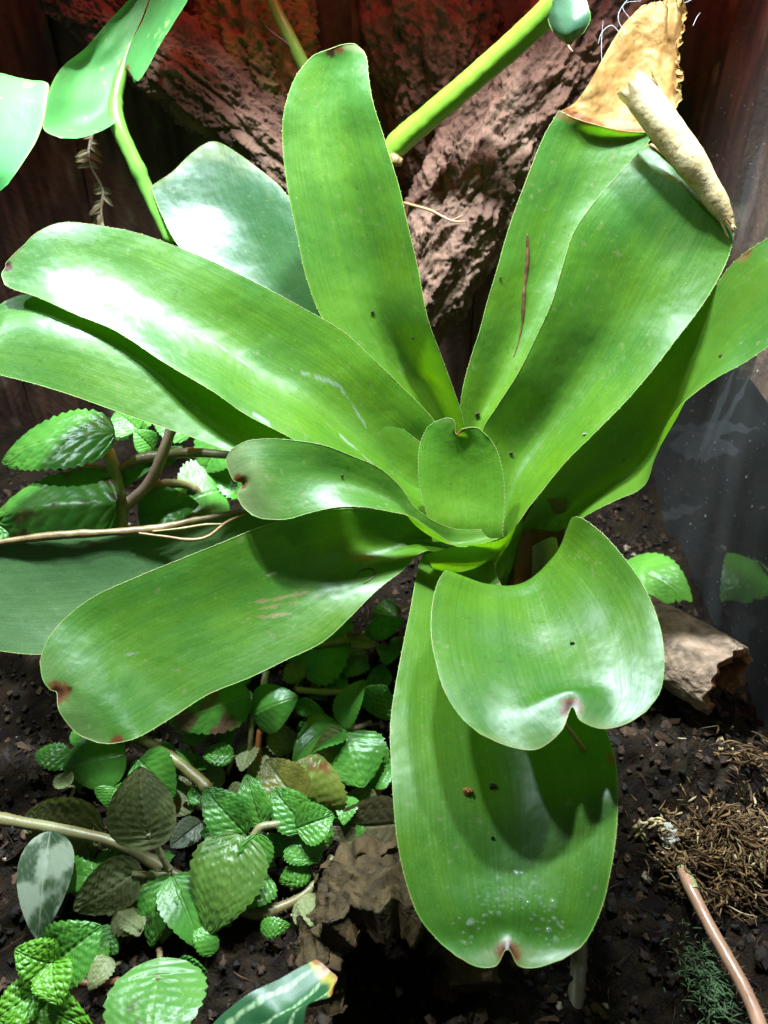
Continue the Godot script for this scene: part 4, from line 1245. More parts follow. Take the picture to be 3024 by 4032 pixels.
func ground_plants() -> void:
	var up := Vector3(0, 0.85, 0.5)
	var mid := {"a": Color(0.050, 0.185, 0.026), "b": Color(0.095, 0.26, 0.034)}
	var bright := mid.merged({"quilt": 0.3})
	var deep := mid.merged({"quilt": 0.25})
	var under := {"a": Color(0.17, 0.19, 0.07), "b": Color(0.23, 0.25, 0.10), "vein": Color(0.36, 0.36, 0.20), "mat": "herb_matte", "quilt": -0.6, "teeth": 0.03}
	var pink_a := Color(0.30, 0.18, 0.13)
	var pink_b := Color(0.22, 0.17, 0.09)
	var olive_a := Color(0.15, 0.14, 0.045)
	var olive_b := Color(0.22, 0.17, 0.08)

	var a := thing("creeping_herb", "herb with two toothed leaves on hairy pink stems at the left edge", "plant", V(-179, -23.1, -20.8))
	stalk(a, [V(-179.9, -41.6, -6.3), V(-174.7, -16.6, -9.3), V(-175, -7.4, -17.8), V(-179.6, -1.6, -31.2), V(-184.6, 5.6, -43.2), V(-187.7, 11.2, -47.5)], [3.2, 3.2, 3.0, 3.4, 2.8, 2.0], pink_a, Color(0.30, 0.30, 0.10), 260)
	stalk(a, [V(-174.1, -7.4, -17.8), V(-161.3, 2.8, -22), V(-154, 14.6, -28.6), V(-148.9, 26, -41.3), V(-146.9, 32.8, -54.3)], [2.8, 2.7, 2.6, 2.7, 2.6], Color(0.36, 0.20, 0.15), pink_a, 60)
	stalk(a, [V(-181.3, -0.8, -38.1), V(-168.8, 6.6, -38.9), V(-156.6, 9.2, -38.4), V(-140.9, 9.2, -40.9), V(-116.6, 11.2, -34.9)], [1.8, 2.6, 2.4, 2.4, 2.0], pink_b, olive_b, 260)
	stalk(a, [V(-174, -11.6, -36.1), V(-161.1, -11.5, -42.5), V(-149.2, -18.2, -50), V(-141.5, -31.1, -52.6)], [1.8, 2.2, 2.2, 1.8], olive_b, olive_a, 160)
	stalk(a, [V(-202.5, -1.9, -43.7), V(-191.8, -2.2, -43.4), V(-182.5, -1.6, -40.1)], [1.5, 1.8, 1.9], pink_a, pink_b, 60)
	herb_leaf(a, V(-177.5, 22.4, -38.5), V(-238.6, 4, -39.4), 34, Vector3(0.1, 0.9, 0.45), mid.merged({"quilt": 0.7, "arch": 0.13, "fold": -0.15, "teeth": 0.08, "count": 15.0}, true))
	herb_leaf(a, V(-173.2, 1.1, -9.2), V(-237.9, -11.5, -14.6), 44, Vector3(0.0, 0.8, 0.6), mid.merged({"quilt": 0.6, "arch": 0.12, "fold": -0.5, "teeth": 0.08, "stain": Color(0.09, 0.06, 0.02), "stained": 0.25}, true))
	herb_leaf(a, V(-183, -8.3, -32.4), V(-149, 6.6, -50.3), 12, up, bright.merged({"quilt": 0.1, "fold": 0.5, "teeth": 0.0}, true))
	for k in [[V(-177.8, 2.5, -72.4), V(-192, 7.7, -82.9), 22.0, 1], [V(-149.1, -0.2, -76.7), V(-171.8, 5.8, -81.4), 26.0, 1], [V(-170.4, -5.4, -66.3), V(-178.8, 5.1, -68.2), 14.0, 2], [V(-133.9, -26.1, -56.5), V(-156.6, -27.9, -42.4), 42.0, 0], [V(-173.2, -25.6, -31.5), V(-141.9, -19.9, -36), 26.0, 1], [V(-128.9, -2.2, -75.1), V(-144, -18.1, -62.7), 30.0, 0], [V(-151.9, 4, -39.4), V(-156.6, 10.8, -39.6), 8.0, 2], [V(-235.8, -24.9, -19.3), V(-249.9, -29.5, -15.7), 18.0, 1], [V(-174.8, 4.6, -93.2), V(-195.4, -9.6, -82), 24.0, 0], [V(-115.3, -30, -66.1), V(-141.2, -17.8, -75.7), 34.0, 0]]:
		herb_leaf(a, k[0], k[1], k[2], up, [deep, mid, bright][k[3]])

	var b := thing("creeping_herb", "low herb with round shiny leaf and wet brown one under front left leaf", "plant", V(-108, -110, 55.4))
	stalk(b, [V(-106.7, -106, 88), V(-110, -100.1, 67.3), V(-109.2, -86.2, 59), V(-108, -77.4, 50.9)], [1.3, 1.3, 1.3, 1.2], Color(0.20, 0.18, 0.07), olive_b, 50)
	stalk(b, [V(-103.5, -106, 88), V(-105.6, -98.4, 68.5), V(-105.2, -86.2, 59), V(-101.9, -77.5, 52.2)], [1.4, 1.4, 1.5, 1.3], Color(0.34, 0.10, 0.03), Color(0.26, 0.09, 0.03))
	stalk(b, [V(-104, -72.7, 30.7), V(-104.4, -74.2, 38.2), V(-105.4, -80.8, 49.7)], [1.6, 1.6, 1.4], Color(0.34, 0.28, 0.18), olive_b)
	herb_leaf(b, V(-109.6, -70.5, 46.8), V(-147.4, -78.5, 58.1), 26, up, mid.merged({"quilt": 0.3, "fold": -0.25, "stain": Color(0.13, 0.07, 0.04), "stained": 0.42}, true))
	herb_leaf(b, V(-108.2, -76.7, 54.1), V(-86, -66.6, 51.3), 23, up, mid.merged({"quilt": 0.15, "fold": -0.35, "arch": 0.2, "teeth": 0.01}, true))
	herb_leaf(b, V(-127, -93.8, 53.5), V(-117, -80.8, 49.7), 18, up, deep)
	herb_leaf(b, V(-134.4, -98.7, 66.2), V(-144.9, -89.4, 64), 6, up, bright.merged({"quilt": 0.1}, true))
	herb_leaf(b, V(-135.5, -98.4, 66), V(-127.9, -96.3, 69.4), 5, up, bright.merged({"quilt": 0.1}, true))

	var d := thing("creeping_herb", "low herb with bright folded leaf and olive underside, left of the lowest bromeliad leaf", "plant", V(-61.8, -110, 55.4))
	stalk(d, [V(-90.2, -87.8, 29.8), V(-78.3, -87.2, 31.8), V(-62, -88.8, 30.5), V(-50.3, -93.7, 28)], [1.6, 1.8, 1.6, 1.4], Color(0.34, 0.25, 0.14), olive_b, 50)
	stalk(d, [V(-81.3, -74.2, 12.8), V(-71.5, -70.5, 13.7), V(-59.7, -67.5, 13.9), V(-55, -68.2, 14.5)], [1.5, 1.8, 2.0, 1.5], Color(0.22, 0.12, 0.06), olive_a, 60)
	stalk(d, [V(-52.5, -96.7, 43.1), V(-59.2, -90.5, 51), V(-64.5, -85.1, 55.6)], [1.2, 1.3, 1.2], pink_a, olive_b, 30)
	stalk(d, [V(-47.8, -113.7, 88.1), V(-50, -107.9, 77.2), V(-41.1, -105.4, 68.9), V(-34.4, -98.3, 63.4)], [2.0, 2.0, 2.2, 2.2], Color(0.30, 0.07, 0.03), Color(0.22, 0.06, 0.03))
	for k in 5:
		herb_leaf(d, V(-60.9, -67.5, 11.4), V(-60.9, -67.5, 11.4) + V(-3.0 + 4.5 * k * 0.9, 4.0 - 2.4 * absf(k - 2), 6), 7.0, Vector3(0.3 * (k - 2), 0.4, 0.9), {"name": "bud_leaf", "a": Color(0.19, 0.17, 0.05), "b": Color(0.26, 0.22, 0.07), "quilt": 0.3, "fold": 0.7, "arch": 0.35})
	herb_leaf(d, V(-91.3, -86.3, 15.9), V(-62.4, -67.3, 1.1), 40, up, deep)
	herb_leaf(d, V(-63.7, -83.4, 56.8), V(-55.1, -71.2, 37.2), 16, Vector3(-0.5, 0.8, 0.4), bright.merged({"fold": 0.5, "quilt": 0.2}, true))
	herb_leaf(d, V(-52.5, -88.9, 43.4), V(-44.4, -78.1, 34.9), 22, up, mid)
	herb_leaf(d, V(-64.4, -84.2, 56.2), V(-88.1, -87.6, 72.8), 22, Vector3(-0.5, 0.85, 0.2), bright.merged({"fold": 0.2, "quilt": 0.2, "arch": 0.2}, true))
	herb_leaf(d, V(-64.9, -83.1, 59.1), V(-81.3, -87.5, 77.8), 22, Vector3(0.3, 0.5, 0.8), under.merged({"stain": Color(0.20, 0.10, 0.04), "stained": 0.15}, true))
	herb_leaf(d, V(-63.5, -81.5, 60.4), V(-55.1, -91.4, 83.4), 32, Vector3(0.1, 0.8, 0.6), deep.merged({"quilt": 0.4, "fold": -0.2}, true))
	herb_leaf(d, V(-88.5, -81.3, 43.7), V(-73.5, -82.2, 50.8), 9, up, mid)
	herb_leaf(d, V(-77.2, -88.4, 49.3), V(-88, -86.9, 54.5), 9, up, mid)

	var e := thing("creeping_herb", "crinkled herb whose biggest leaf is dark, veined and glinting, below centre left", "plant", V(-102.2, -110, 101.6))
	stalk(e, [V(-101.3, -108.1, 115.4), V(-101.8, -89.9, 112.7), V(-98.9, -83.7, 107.8), V(-91.2, -84, 105.5), V(-81.7, -86.1, 102.1)], [1.8, 1.9, 1.8, 1.7, 1.4], Color(0.16, 0.16, 0.07), olive_b, 60)
	herb_leaf(e, V(-80.5, -92.7, 97.1), V(-75.6, -72.2, 78.5), 34, Vector3(0, 0.9, 0.35), {"a": Color(0.10, 0.13, 0.02), "b": Color(0.15, 0.17, 0.03), "quilt": 0.4, "fold": -0.4, "arch": 0.2, "stain": Color(0.16, 0.07, 0.02), "stained": 0.2})
	herb_leaf(e, V(-82.1, -84.4, 97), V(-98.8, -76.8, 78.3), 22, up, {"a": Color(0.14, 0.13, 0.025), "b": Color(0.18, 0.16, 0.03), "quilt": 0.3})
	herb_leaf(e, V(-79.1, -87.4, 105.7), V(-94.8, -78.9, 91.4), 18, up, mid.merged({"quilt": 0.5}, true))
	herb_leaf(e, V(-83.3, -85.6, 106.7), V(-67.3, -84.6, 100.9), 18, up, mid.merged({"quilt": 0.4}, true))
	herb_leaf(e, V(-98.2, -84.8, 106.1), V(-106, -73.3, 88.2), 15, up, mid.merged({"quilt": 0.4}, true))
	herb_leaf(e, V(-104.4, -85.6, 109.3), V(-123.9, -75.4, 93.7), 19, up, mid.merged({"quilt": 0.55, "teeth": 0.08}, true))
	herb_leaf(e, V(-105.1, -85.6, 106.7), V(-124.6, -87.1, 108), 12, up, bright)
	herb_leaf(e, V(-99.4, -82.5, 110.6), V(-103.3, -97.9, 122.7), 16, Vector3(0.4, 0.7, 0.6), mid.merged({"quilt": 0.4}, true))
	herb_leaf(e, V(-106, -81.5, 111.2), V(-116.2, -100.5, 143.8), 32, Vector3(-0.15, 0.75, 0.65), {"a": Color(0.060, 0.14, 0.024), "b": Color(0.10, 0.18, 0.03), "vein": Color(0.09, 0.17, 0.03), "quilt": 0.75, "fold": -0.15, "teeth": 0.07, "rows": 9.0, "mat": "herb"})
	herb_leaf(e, V(-83.8, -90.9, 105.8), V(-73.4, -96.8, 115.5), 20, up, deep.merged({"quilt": 0.4, "teeth": 0.1}, true))
	herb_leaf(e, V(-92.2, -93.7, 104.2), V(-95.2, -101.7, 110.4), 14, up, deep)
	for k in [V(-101.6, -95.6, 103.1), V(-94.5, -101.2, 107.5), V(-97.6, -105.2, 110.6), V(-92.7, -99.9, 103.9)]:
		herb_leaf(e, k, k + V(5, 1.5, 3), 4.5, up, {"name": "bud_leaf", "a": Color(0.22, 0.26, 0.10), "b": Color(0.28, 0.32, 0.14), "quilt": 0.1, "arch": 0.3})
	herb_leaf(e, V(-134.9, -95.3, 122), V(-140.5, -108.8, 145.2), 19, Vector3(-0.4, 0.6, 0.7), mid.merged({"quilt": 0.7, "rows": 8.0, "stain": Color(0.03, 0.02, 0.01), "stained": 0.02}, true))
	herb_leaf(e, V(-134.4, -93.7, 123.2), V(-119.9, -105.2, 147.4), 20, Vector3(0.4, 0.7, 0.5), mid.merged({"quilt": 0.2, "rows": 8.0}, true))

	var f := thing("creeping_herb", "herb with olive leaf undersides on a thick stem from the left edge", "plant", V(-148, -110, 112.3))
	stalk(f, [V(-221.8, -87.6, 99.5), V(-201.1, -89.6, 102.2), V(-178.1, -90.9, 105.8), V(-157.7, -94.4, 109.8), V(-140.9, -98.9, 117.1), V(-124.5, -103.9, 123.6), V(-106, -106.9, 131), V(-96.3, -107.9, 131.8), V(-83, -106.8, 127.1), V(-73.6, -104.7, 119.2), V(-67.9, -101.7, 110.4)], [2.5, 2.6, 2.5, 2.5, 2.6, 2.5, 2.4, 2.6, 2.2, 2.0, 2.0], Color(0.20, 0.19, 0.09), Color(0.13, 0.09, 0.03), 420)
	stalk(f, [V(-170.5, -88.7, 55.9), V(-154.8, -86.6, 64.4), V(-137.5, -87.9, 75.6), V(-125, -88.3, 86.1), V(-117.5, -91.9, 96.4)], [2.4, 2.6, 2.7, 2.6, 2.4], olive_a, Color(0.11, 0.08, 0.025), 120)
	stalk(f, [V(-136.9, -96.7, 119.3), V(-139.9, -86.7, 116.5), V(-143.8, -77.8, 113.3)], [1.5, 1.3, 1.2], Color(0.32, 0.27, 0.15), Color(0.26, 0.24, 0.11), 30, "leaf_stalk")
	stalk(f, [V(-136.5, -97.5, 119.9), V(-143.1, -95.3, 122), V(-151.2, -93.1, 122.7)], [1.5, 1.4, 1.2], Color(0.24, 0.22, 0.08), Color(0.26, 0.24, 0.11), 60, "leaf_stalk")
	herb_leaf(f, V(-143.8, -78.1, 113.6), V(-149.2, -61, 92.6), 29, Vector3(0.1, 0.4, 0.9), under.merged({"heart": 1.0, "rows": 9.0}, true))
	herb_leaf(f, V(-150.8, -92.9, 122.6), V(-172.7, -96.9, 135.9), 22, Vector3(-0.2, 0.5, 0.9), under.merged({"heart": 0.7, "fold": -0.2}, true))
	herb_leaf(f, V(-169.2, -96.5, 102.6), V(-206.8, -95.4, 96.6), 36, Vector3(0, 0.6, 0.8), under.merged({"a": Color(0.10, 0.12, 0.04), "b": Color(0.13, 0.15, 0.05)}, true))
	herb_leaf(f, V(-185.4, -101.6, 104), V(-175.6, -112.2, 117.4), 18, Vector3(0, 0.6, 0.8), under.merged({"a": Color(0.10, 0.13, 0.04), "b": Color(0.12, 0.15, 0.05)}, true))
	herb_leaf(f, V(-167.5, -89.4, 66.6), V(-196.6, -93.1, 72), 28, Vector3(0, 0.85, 0.5), {"a": Color(0.050, 0.185, 0.026), "b": Color(0.095, 0.26, 0.034), "quilt": 0.2, "fold": -0.3, "arch": 0.18, "teeth": 0.02})
	herb_leaf(f, V(-159.5, -86.3, 71.7), V(-141.1, -94.4, 85.7), 24, up, deep)
	herb_leaf(f, V(-168.9, -92.9, 82), V(-172, -98.6, 89), 16, up, deep)
	herb_leaf(f, V(-168.9, -87.1, 61), V(-171.2, -82.8, 61.5), 4, up, bright)

	var g := thing("creeping_herb", "cluster of small bright bubbly leaves in the bottom left corner", "plant", V(-179.1, -110, 154.2))
	stalk(g, [V(-172.1, -108, 168.2), V(-173.1, -101.4, 161), V(-171.2, -91.1, 159.3)], [1.4, 1.4, 1.3], olive_a, olive_b, 30)
	stalk(g, [V(-148.5, -104, 159.9), V(-161, -109.7, 158.6), V(-174, -103.2, 158.6)], [1.5, 1.5, 1.4], Color(0.14, 0.05, 0.03), Color(0.10, 0.04, 0.02))
	herb_leaf(g, V(-171.3, -89, 160.1), V(-152.7, -79.3, 150.1), 24, up, mid.merged({"quilt": 0.6, "teeth": 0.08, "rows": 8.0}, true))
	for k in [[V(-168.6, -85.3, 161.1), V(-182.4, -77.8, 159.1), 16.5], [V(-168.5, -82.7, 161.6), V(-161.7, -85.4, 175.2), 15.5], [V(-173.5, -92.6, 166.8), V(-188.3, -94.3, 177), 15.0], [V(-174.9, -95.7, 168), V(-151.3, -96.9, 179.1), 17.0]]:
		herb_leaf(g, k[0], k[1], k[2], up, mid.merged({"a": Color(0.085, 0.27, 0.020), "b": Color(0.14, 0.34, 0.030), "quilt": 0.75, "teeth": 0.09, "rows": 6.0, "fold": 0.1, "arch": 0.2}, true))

	var h := thing("creeping_herb", "heart-shaped crinkled leaf at the bottom edge left of the striped leaf", "plant", V(-134.1, -110, 164.3))
	herb_leaf(h, V(-129.6, -87, 166.2), V(-125.6, -84.8, 195), 37, Vector3(0, 0.85, 0.5), {"a": Color(0.07, 0.19, 0.035), "b": Color(0.10, 0.24, 0.045), "quilt": 0.55, "heart": 1.3, "fold": -0.15, "teeth": 0.06, "stain": Color(0.07, 0.05, 0.02), "stained": 0.12, "rows": 8.0})
	stalk(h, [V(-137.5, -110, 145.4), V(-131, -91.8, 159.8), V(-129.5, -87.3, 166.4)], [1.2, 1.2, 1.2], Color(0.16, 0.10, 0.05), olive_b)

	# the tangle of smaller leaves between the larger ones
	var spots := [V(-185.2, -96, 65), V(-185.3, -98, 42.1), V(-196, -96, 43.6), V(-154.5, -94, 71.5), V(-136.7, -90, 58.9), V(-126.4, -86, 51.1), V(-118.7, -96, 65), V(-123.8, -100, 77.4), V(-95.1, -94, 56), V(-95.3, -98, 78.7), V(-76.3, -92, 29.4), V(-62.7, -88, 8.1), V(-48, -94, 21.7), V(-77, -84, 11.6), V(-90.8, -88, 23.7), V(-52.3, -98, 63.7), V(-47.7, -100, 84.6), V(-60.2, -96, 94), V(-68, -100, 107.1), V(-79.6, -102, 116.5), V(-99.2, -100, 117.5), V(-134.4, -100, 100.6), V(-140.2, -96, 89.4), V(-148.3, -104, 131.4), V(-160.4, -102, 120.6), V(-164.6, -104, 135.2), V(-126.2, -105, 145.7), V(-112.7, -106, 148.9), V(-166.7, -102, 112.4), V(-183.1, -104, 119.5), V(-181.6, -98, 78.7), V(-194.9, -98, 63.7), V(-191.8, -100, 82.2), V(-107.9, -84, 35.9), V(-40.6, -90, -0.3), V(-38, -80, -14.7), V(-55.7, -86, -10.1), V(-89.5, -105, 138.4), V(-152.4, -105, 152.8), V(-123.6, -102, 116.5)]
	var who := [b, b, b, f, f, b, b, e, d, e, d, d, d, d, b, d, e, e, e, e, e, f, f, f, f, g, h, h, f, g, f, f, f, b, d, d, d, e, g, e]
	for k in spots.size():
		for m in 2:
			var o: Vector3 = spots[k] + V(rng.randfn(0, 5), rng.randfn(0, 2.5), rng.randfn(0, 5))
			var a2 := rng.randf() * TAU
			var l := rng.randf_range(0.011, 0.021)
			var tipv := o + Vector3(cos(a2) * l, rng.randf_range(-0.3, 0.35) * l, sin(a2) * l * 0.9)
			var tone := rng.randf()
			var lo: Dictionary = [mid, mid, mid, mid, under][int(tone * 4.99)] if spots[k].x > -0.2 else mid
			herb_leaf(who[k], o, tipv, l * rng.randf_range(650, 850), Vector3(rng.randf_range(-0.4, 0.4), 0.85, rng.randf_range(0.1, 0.7)), lo.merged({"quilt": rng.randf_range(0.3, 0.7), "fold": rng.randf_range(-0.5, 0.4), "arch": rng.randf_range(0.0, 0.25), "teeth": 0.1, "count": 9.0, "rows": 6.0, "size": 0.6, "stain": Color(0.10, 0.05, 0.02), "stained": 0.1 if rng.randf() < 0.3 else 0.0}, true))
			if m == 0: stalk(who[k], [o + V(rng.randfn(0, 5), -12, rng.randfn(0, 5)), o + V(rng.randfn(0, 2), -5, rng.randfn(0, 2)), o], [0.9, 0.8, 0.6], olive_a, pink_b)

	var w := thing("variegated_plant", "drooping dark leaf blotched with white near the left edge", "plant", V(-196.6, -110, 101.6))
	herb_leaf(w, V(-187.6, -83.5, 109), V(-182.6, -96, 147.9), 22, Vector3(0.25, 0.5, 0.8), {"a": Color(0.04, 0.085, 0.035), "b": Color(0.06, 0.11, 0.045), "quilt": 0.15, "teeth": 0.01, "fold": -0.35, "stain": Color(0.36, 0.42, 0.30), "stained": 0.62, "vein": Color(0.30, 0.36, 0.22), "mat": "herb_matte"})
	var w2 := thing("variegated_plant", "half-hidden whitish leaf behind the glinting crinkled leaf", "plant", V(-135, -110, 94.8))
	herb_leaf(w2, V(-127.2, -96.2, 97.3), V(-140, -101.3, 106.4), 12, up, {"a": Color(0.30, 0.36, 0.26), "b": Color(0.38, 0.43, 0.33), "quilt": 0.2, "stain": Color(0.04, 0.08, 0.03), "stained": 0.25, "vein": Color(0.36, 0.42, 0.3)})
	herb_leaf(w2, V(-130.3, -105.1, 104.3), V(-140.1, -111.3, 111.6), 12, up, {"a": Color(0.06, 0.12, 0.05), "b": Color(0.10, 0.17, 0.08), "quilt": 0.2, "stain": Color(0.34, 0.4, 0.28), "stained": 0.2})
	var sp := thing("striped_plant", "dark green leaf with pale stripes and burnt brown tip at bottom centre", "plant", V(-100, -110, 175.4))
	striped_blade(sp, [
		[V(-107.2, -72.9, 193.3), V(-89.2, -71.7, 194.4), V(-73.7, -63.7, 198.8)],
		[V(-103.1, -69.9, 185.9), V(-85, -68.9, 187.1), V(-71.7, -57.2, 191.2)],
		[V(-93.2, -67.4, 178.8), V(-79.6, -65.9, 184.7), V(-70.6, -54.1, 186.2)],
		[V(-84.2, -67.9, 174.1), V(-74.8, -66, 182.2), V(-66.9, -56.4, 184.2)],
		[V(-76.5, -67.7, 170.2), V(-69.9, -65.9, 177.9), V(-63.8, -59.1, 182.5)],
		[V(-69.7, -67, 167.1), V(-67.1, -66.1, 169), V(-64.4, -65.9, 171.3), V(-61.8, -64.6, 174.1), V(-62.7, -64.3, 177.7)]])
	var y := thing("creeping_herb", "single light green toothed leaf against the glass, right of the folding leaf", "plant", V(93, -110, -44.2))
	stalk(y, [V(86.2, -110, -64.1), V(95.9, -107.2, -84.5), V(105.8, -97.5, -79.3)], [1.4, 1.3, 1.2], Color(0.14, 0.30, 0.05), Color(0.18, 0.32, 0.06))
	herb_leaf(y, V(105.3, -98, -79), V(137.2, -101.3, -46), 33, Vector3(0.15, 0.75, 0.65), {"a": Color(0.12, 0.36, 0.04), "b": Color(0.17, 0.42, 0.06), "quilt": 0.3, "teeth": 0.07, "arch": 0.16, "fold": -0.25})
	var dk := thing("shade_plant", "brown ribbed leaf tucked beside the lowest bromeliad leaf", "plant", V(-52, -110, 94.8))
	herb_leaf(dk, V(-37.1, -103.7, 93), V(-72.9, -97.3, 98.1), 27, Vector3(0, 0.7, 0.7), {"a": Color(0.085, 0.070, 0.035), "b": Color(0.12, 0.095, 0.045), "vein": Color(0.20, 0.16, 0.07), "quilt": 0.3, "teeth": 0.03, "mat": "herb_matte"})
	herb_leaf(dk, V(-31.8, -99.8, 121.7), V(-27.6, -107.9, 144.5), 14, Vector3(-0.4, 0.4, 0.8), {"a": Color(0.05, 0.055, 0.02), "b": Color(0.07, 0.07, 0.03), "quilt": 0.1, "teeth": 0.0, "mat": "herb_matte"})

func striped_blade(parent: Node3D, rows: Array) -> void:
	var nu := 60
	var nv := 90
	var p := sheet(rows, nu, nv)
	var n := grid_normals(p, nu, nv)
	var c := PackedColorArray()
	for j in nv + 1:
		for i in nu + 1:
			var k := j * (nu + 1) + i
			var s := float(i) / nu
			var t := float(j) / nv
			p[k] += n[k] * 0.0006 * nb(p[k], 70.0)
			var col := Color(0.018, 0.075, 0.026).lerp(Color(0.035, 0.11, 0.04), clampf(0.5 + na(p[k], 60.0), 0, 1))
			var jag := 0.035 * na(p[k], 190.0)
			for line in [0.16, 0.5, 0.82]:
				var d := absf(s + jag - line - 0.05 * (t - 0.5))
				var along := fposmod(t * 13.0 + s * 7.0, 1.0)
				col = col.lerp(Color(0.26, 0.38, 0.20), (1.0 - smoothstep(0.018, 0.05, d)) * (0.35 + 0.65 * smoothstep(0.15, 0.5, along)) * (1.0 - smoothstep(0.86, 0.93, t)))
			var w := t + 0.06 * na(p[k], 90.0) + 0.10 * smoothstep(0.7, 1.0, s)
			col = col.lerp(Color(0.34, 0.28, 0.05), smoothstep(0.90, 0.95, w))
			col = col.lerp(Color(0.24, 0.10, 0.035), smoothstep(0.955, 0.99, w))
			c.append(col)
	piece("leaf", grid_mesh(p, nu, nv, c), M.herb, parent)

func small_things() -> void:
	# dry ends of the two right-hand leaves
	var dry := thing("sphagnum_moss", "tangled rusty brown moss on the soil against the glass at lower right", "moss", V(105.5, -110, 94.8), "", "stuff")
	var h := Heap.new()
	var clumps := [[V(105.3, -98.6, 99.2), V(15, 7, 13), 900], [V(84.1, -101.7, 110.4), V(10, 7, 9), 320], [V(121.5, -94.9, 70.9), V(9, 12, 8), 380], [V(103.1, -96.6, 64.6), V(9, 5, 7), 180], [V(117.1, -100.4, 113.2), V(9, 10, 8), 380], [V(101.3, -109, 125.1), V(13, 9, 7), 380], [V(81.2, -101.1, 90.9), V(8, 3, 5), 90]]
	for cl in clumps:
		for k in cl[2]:
			var r := Vector3(rng.randfn(0, 0.5), rng.randfn(0, 0.5), rng.randfn(0, 0.5))
			var o: Vector3 = cl[0] + r * cl[1] * (1.0 + 0.6 * rng.randf())
			o.x = minf(o.x, 0.140)
			var d := Vector3(0.5 + 1.6 * nb(o, 70.0) + rng.randf_range(-0.5, 0.5), 1.3 * nb(o + Vector3(3, 0, 0), 70.0) + rng.randf_range(-0.4, 0.3), 0.4 + 1.4 * nb(o + Vector3(0, 3, 0), 70.0) + rng.randf_range(-0.4, 0.4)).normalized()
			var e := Vector3(rng.randf_range(-1, 1), rng.randf_range(-1, 0.6), rng.randf_range(-1, 1)).normalized()
			var l := rng.randf_range(0.0025, 0.0095)
			var pts := [o, o + d * l * 0.5 + e * l * 0.12, o + d * l * 0.85 + e * l * 0.5]
			for q in 3: pts[q].x = minf(pts[q].x, 0.1445)
			var w := rng.randf_range(0.2, 0.75)
			var p := tube_points(pts, [w * 0.5, w, w * 0.8, w * 0.15], 5, 6, 0.6, 900.0)
			var tone := rng.randf()
			var col := Color(0.05, 0.024, 0.009).lerp(Color(0.23, 0.13, 0.05), tone * tone)
			if rng.randf() < 0.06: col = Color(0.40, 0.30, 0.16)
			var c := PackedColorArray()
			c.resize(p.size())
			c.fill(col)
			heap_grid(h, p, 5, 8, c, true)
	piece("strands", h.mesh(), M.moss, dry).set_meta("kind", "stuff")
	var pc := thing("dried_moss_curl", "small pale cream curl of dried moss on the dark soil", "moss", V(76, -106.1, 94.8))
	var ph := Heap.new()
	for k in 70:
		var a := rng.randf_range(0.5, 5.0)
		var o := V(73.9, -98.9, 99.4) + V(cos(a) * 6.0 + rng.randfn(0, 0.8), sin(a) * 6.5 + rng.randfn(0, 0.8), rng.randfn(0, 1.0))
		var d := V(-sin(a) * 3.0 + rng.randfn(0, 1), cos(a) * 3.0 + rng.randfn(0, 1), rng.randfn(0, 1.2))
		var p := tube_points([o, o + d * 0.6, o + d * 1.1 + V(0.4, -0.6, 0.3)], [0.4, 0.7, 0.2], 5, 5, 0.5, 900.0)
		var c := PackedColorArray()
		c.resize(p.size())
		c.fill(Color(0.30, 0.20, 0.09).lerp(Color(0.60, 0.48, 0.26), rng.randf()))
		heap_grid(ph, p, 5, 7, c, true)
	piece("strands", ph.mesh(), M.moss, pc)
	var gl := Heap.new()
	lump(gl, V(81.4, -100.3, 103), 0.0042, 0.7, 20, 16, Color(0.20, 0.18, 0.15), Color(0.42, 0.40, 0.33))
	lump(gl, V(80.5, -99.4, 99.8), 0.0032, 0.7, 20, 16, Color(0.20, 0.18, 0.15), Color(0.42, 0.40, 0.33))
	tag(piece("grey_grit_lump", gl.mesh(), M.debris), "grey gritty lump touching the pale moss curl", "stone")
	for k in [[V(79.2, -93.8, 62.4), "pink-white grit grain on dark soil, the left of two"], [V(84.5, -93.5, 62.1), "pink-white grit grain on dark soil, the right of two"]]:
		var wl := Heap.new()
		lump(wl, k[0], 0.0034, 0.6, 18, 14, Color(0.34, 0.25, 0.26), Color(0.55, 0.46, 0.47))
		tag(piece("grit_grain", wl.mesh(), M.debris), k[1], "stone", "pale grit grains below the bark tube")

	var gm := thing("green_moss", "dim feathery green moss at the bottom right beside the hairy runner", "moss", V(81.9, -110, 161), "", "stuff")
	var gh := Heap.new()
	for k in 420:
		var o := V(80.1, -107, 158.8) + V(rng.randfn(0, 4.5), absf(rng.randfn(0, 2.5)), rng.randfn(0, 9))
		var d := V(rng.randfn(0, 2.2), rng.randf_range(0.5, 3.5), rng.randf_range(-1, 4))
		var p := tube_points([o, o + d * 0.6, o + d * 1.1 + V(0.3, -0.4, 0.4)], [0.15, 0.3, 0.08], 4, 4)
		var c := PackedColorArray()
		c.resize(p.size())
		c.fill(Color(0.045, 0.085, 0.035).lerp(Color(0.12, 0.19, 0.08), rng.randf()))
		heap_grid(gh, p, 4, 6, c, true)
	piece("strands", gh.mesh(), M.moss, gm).set_meta("kind", "stuff")

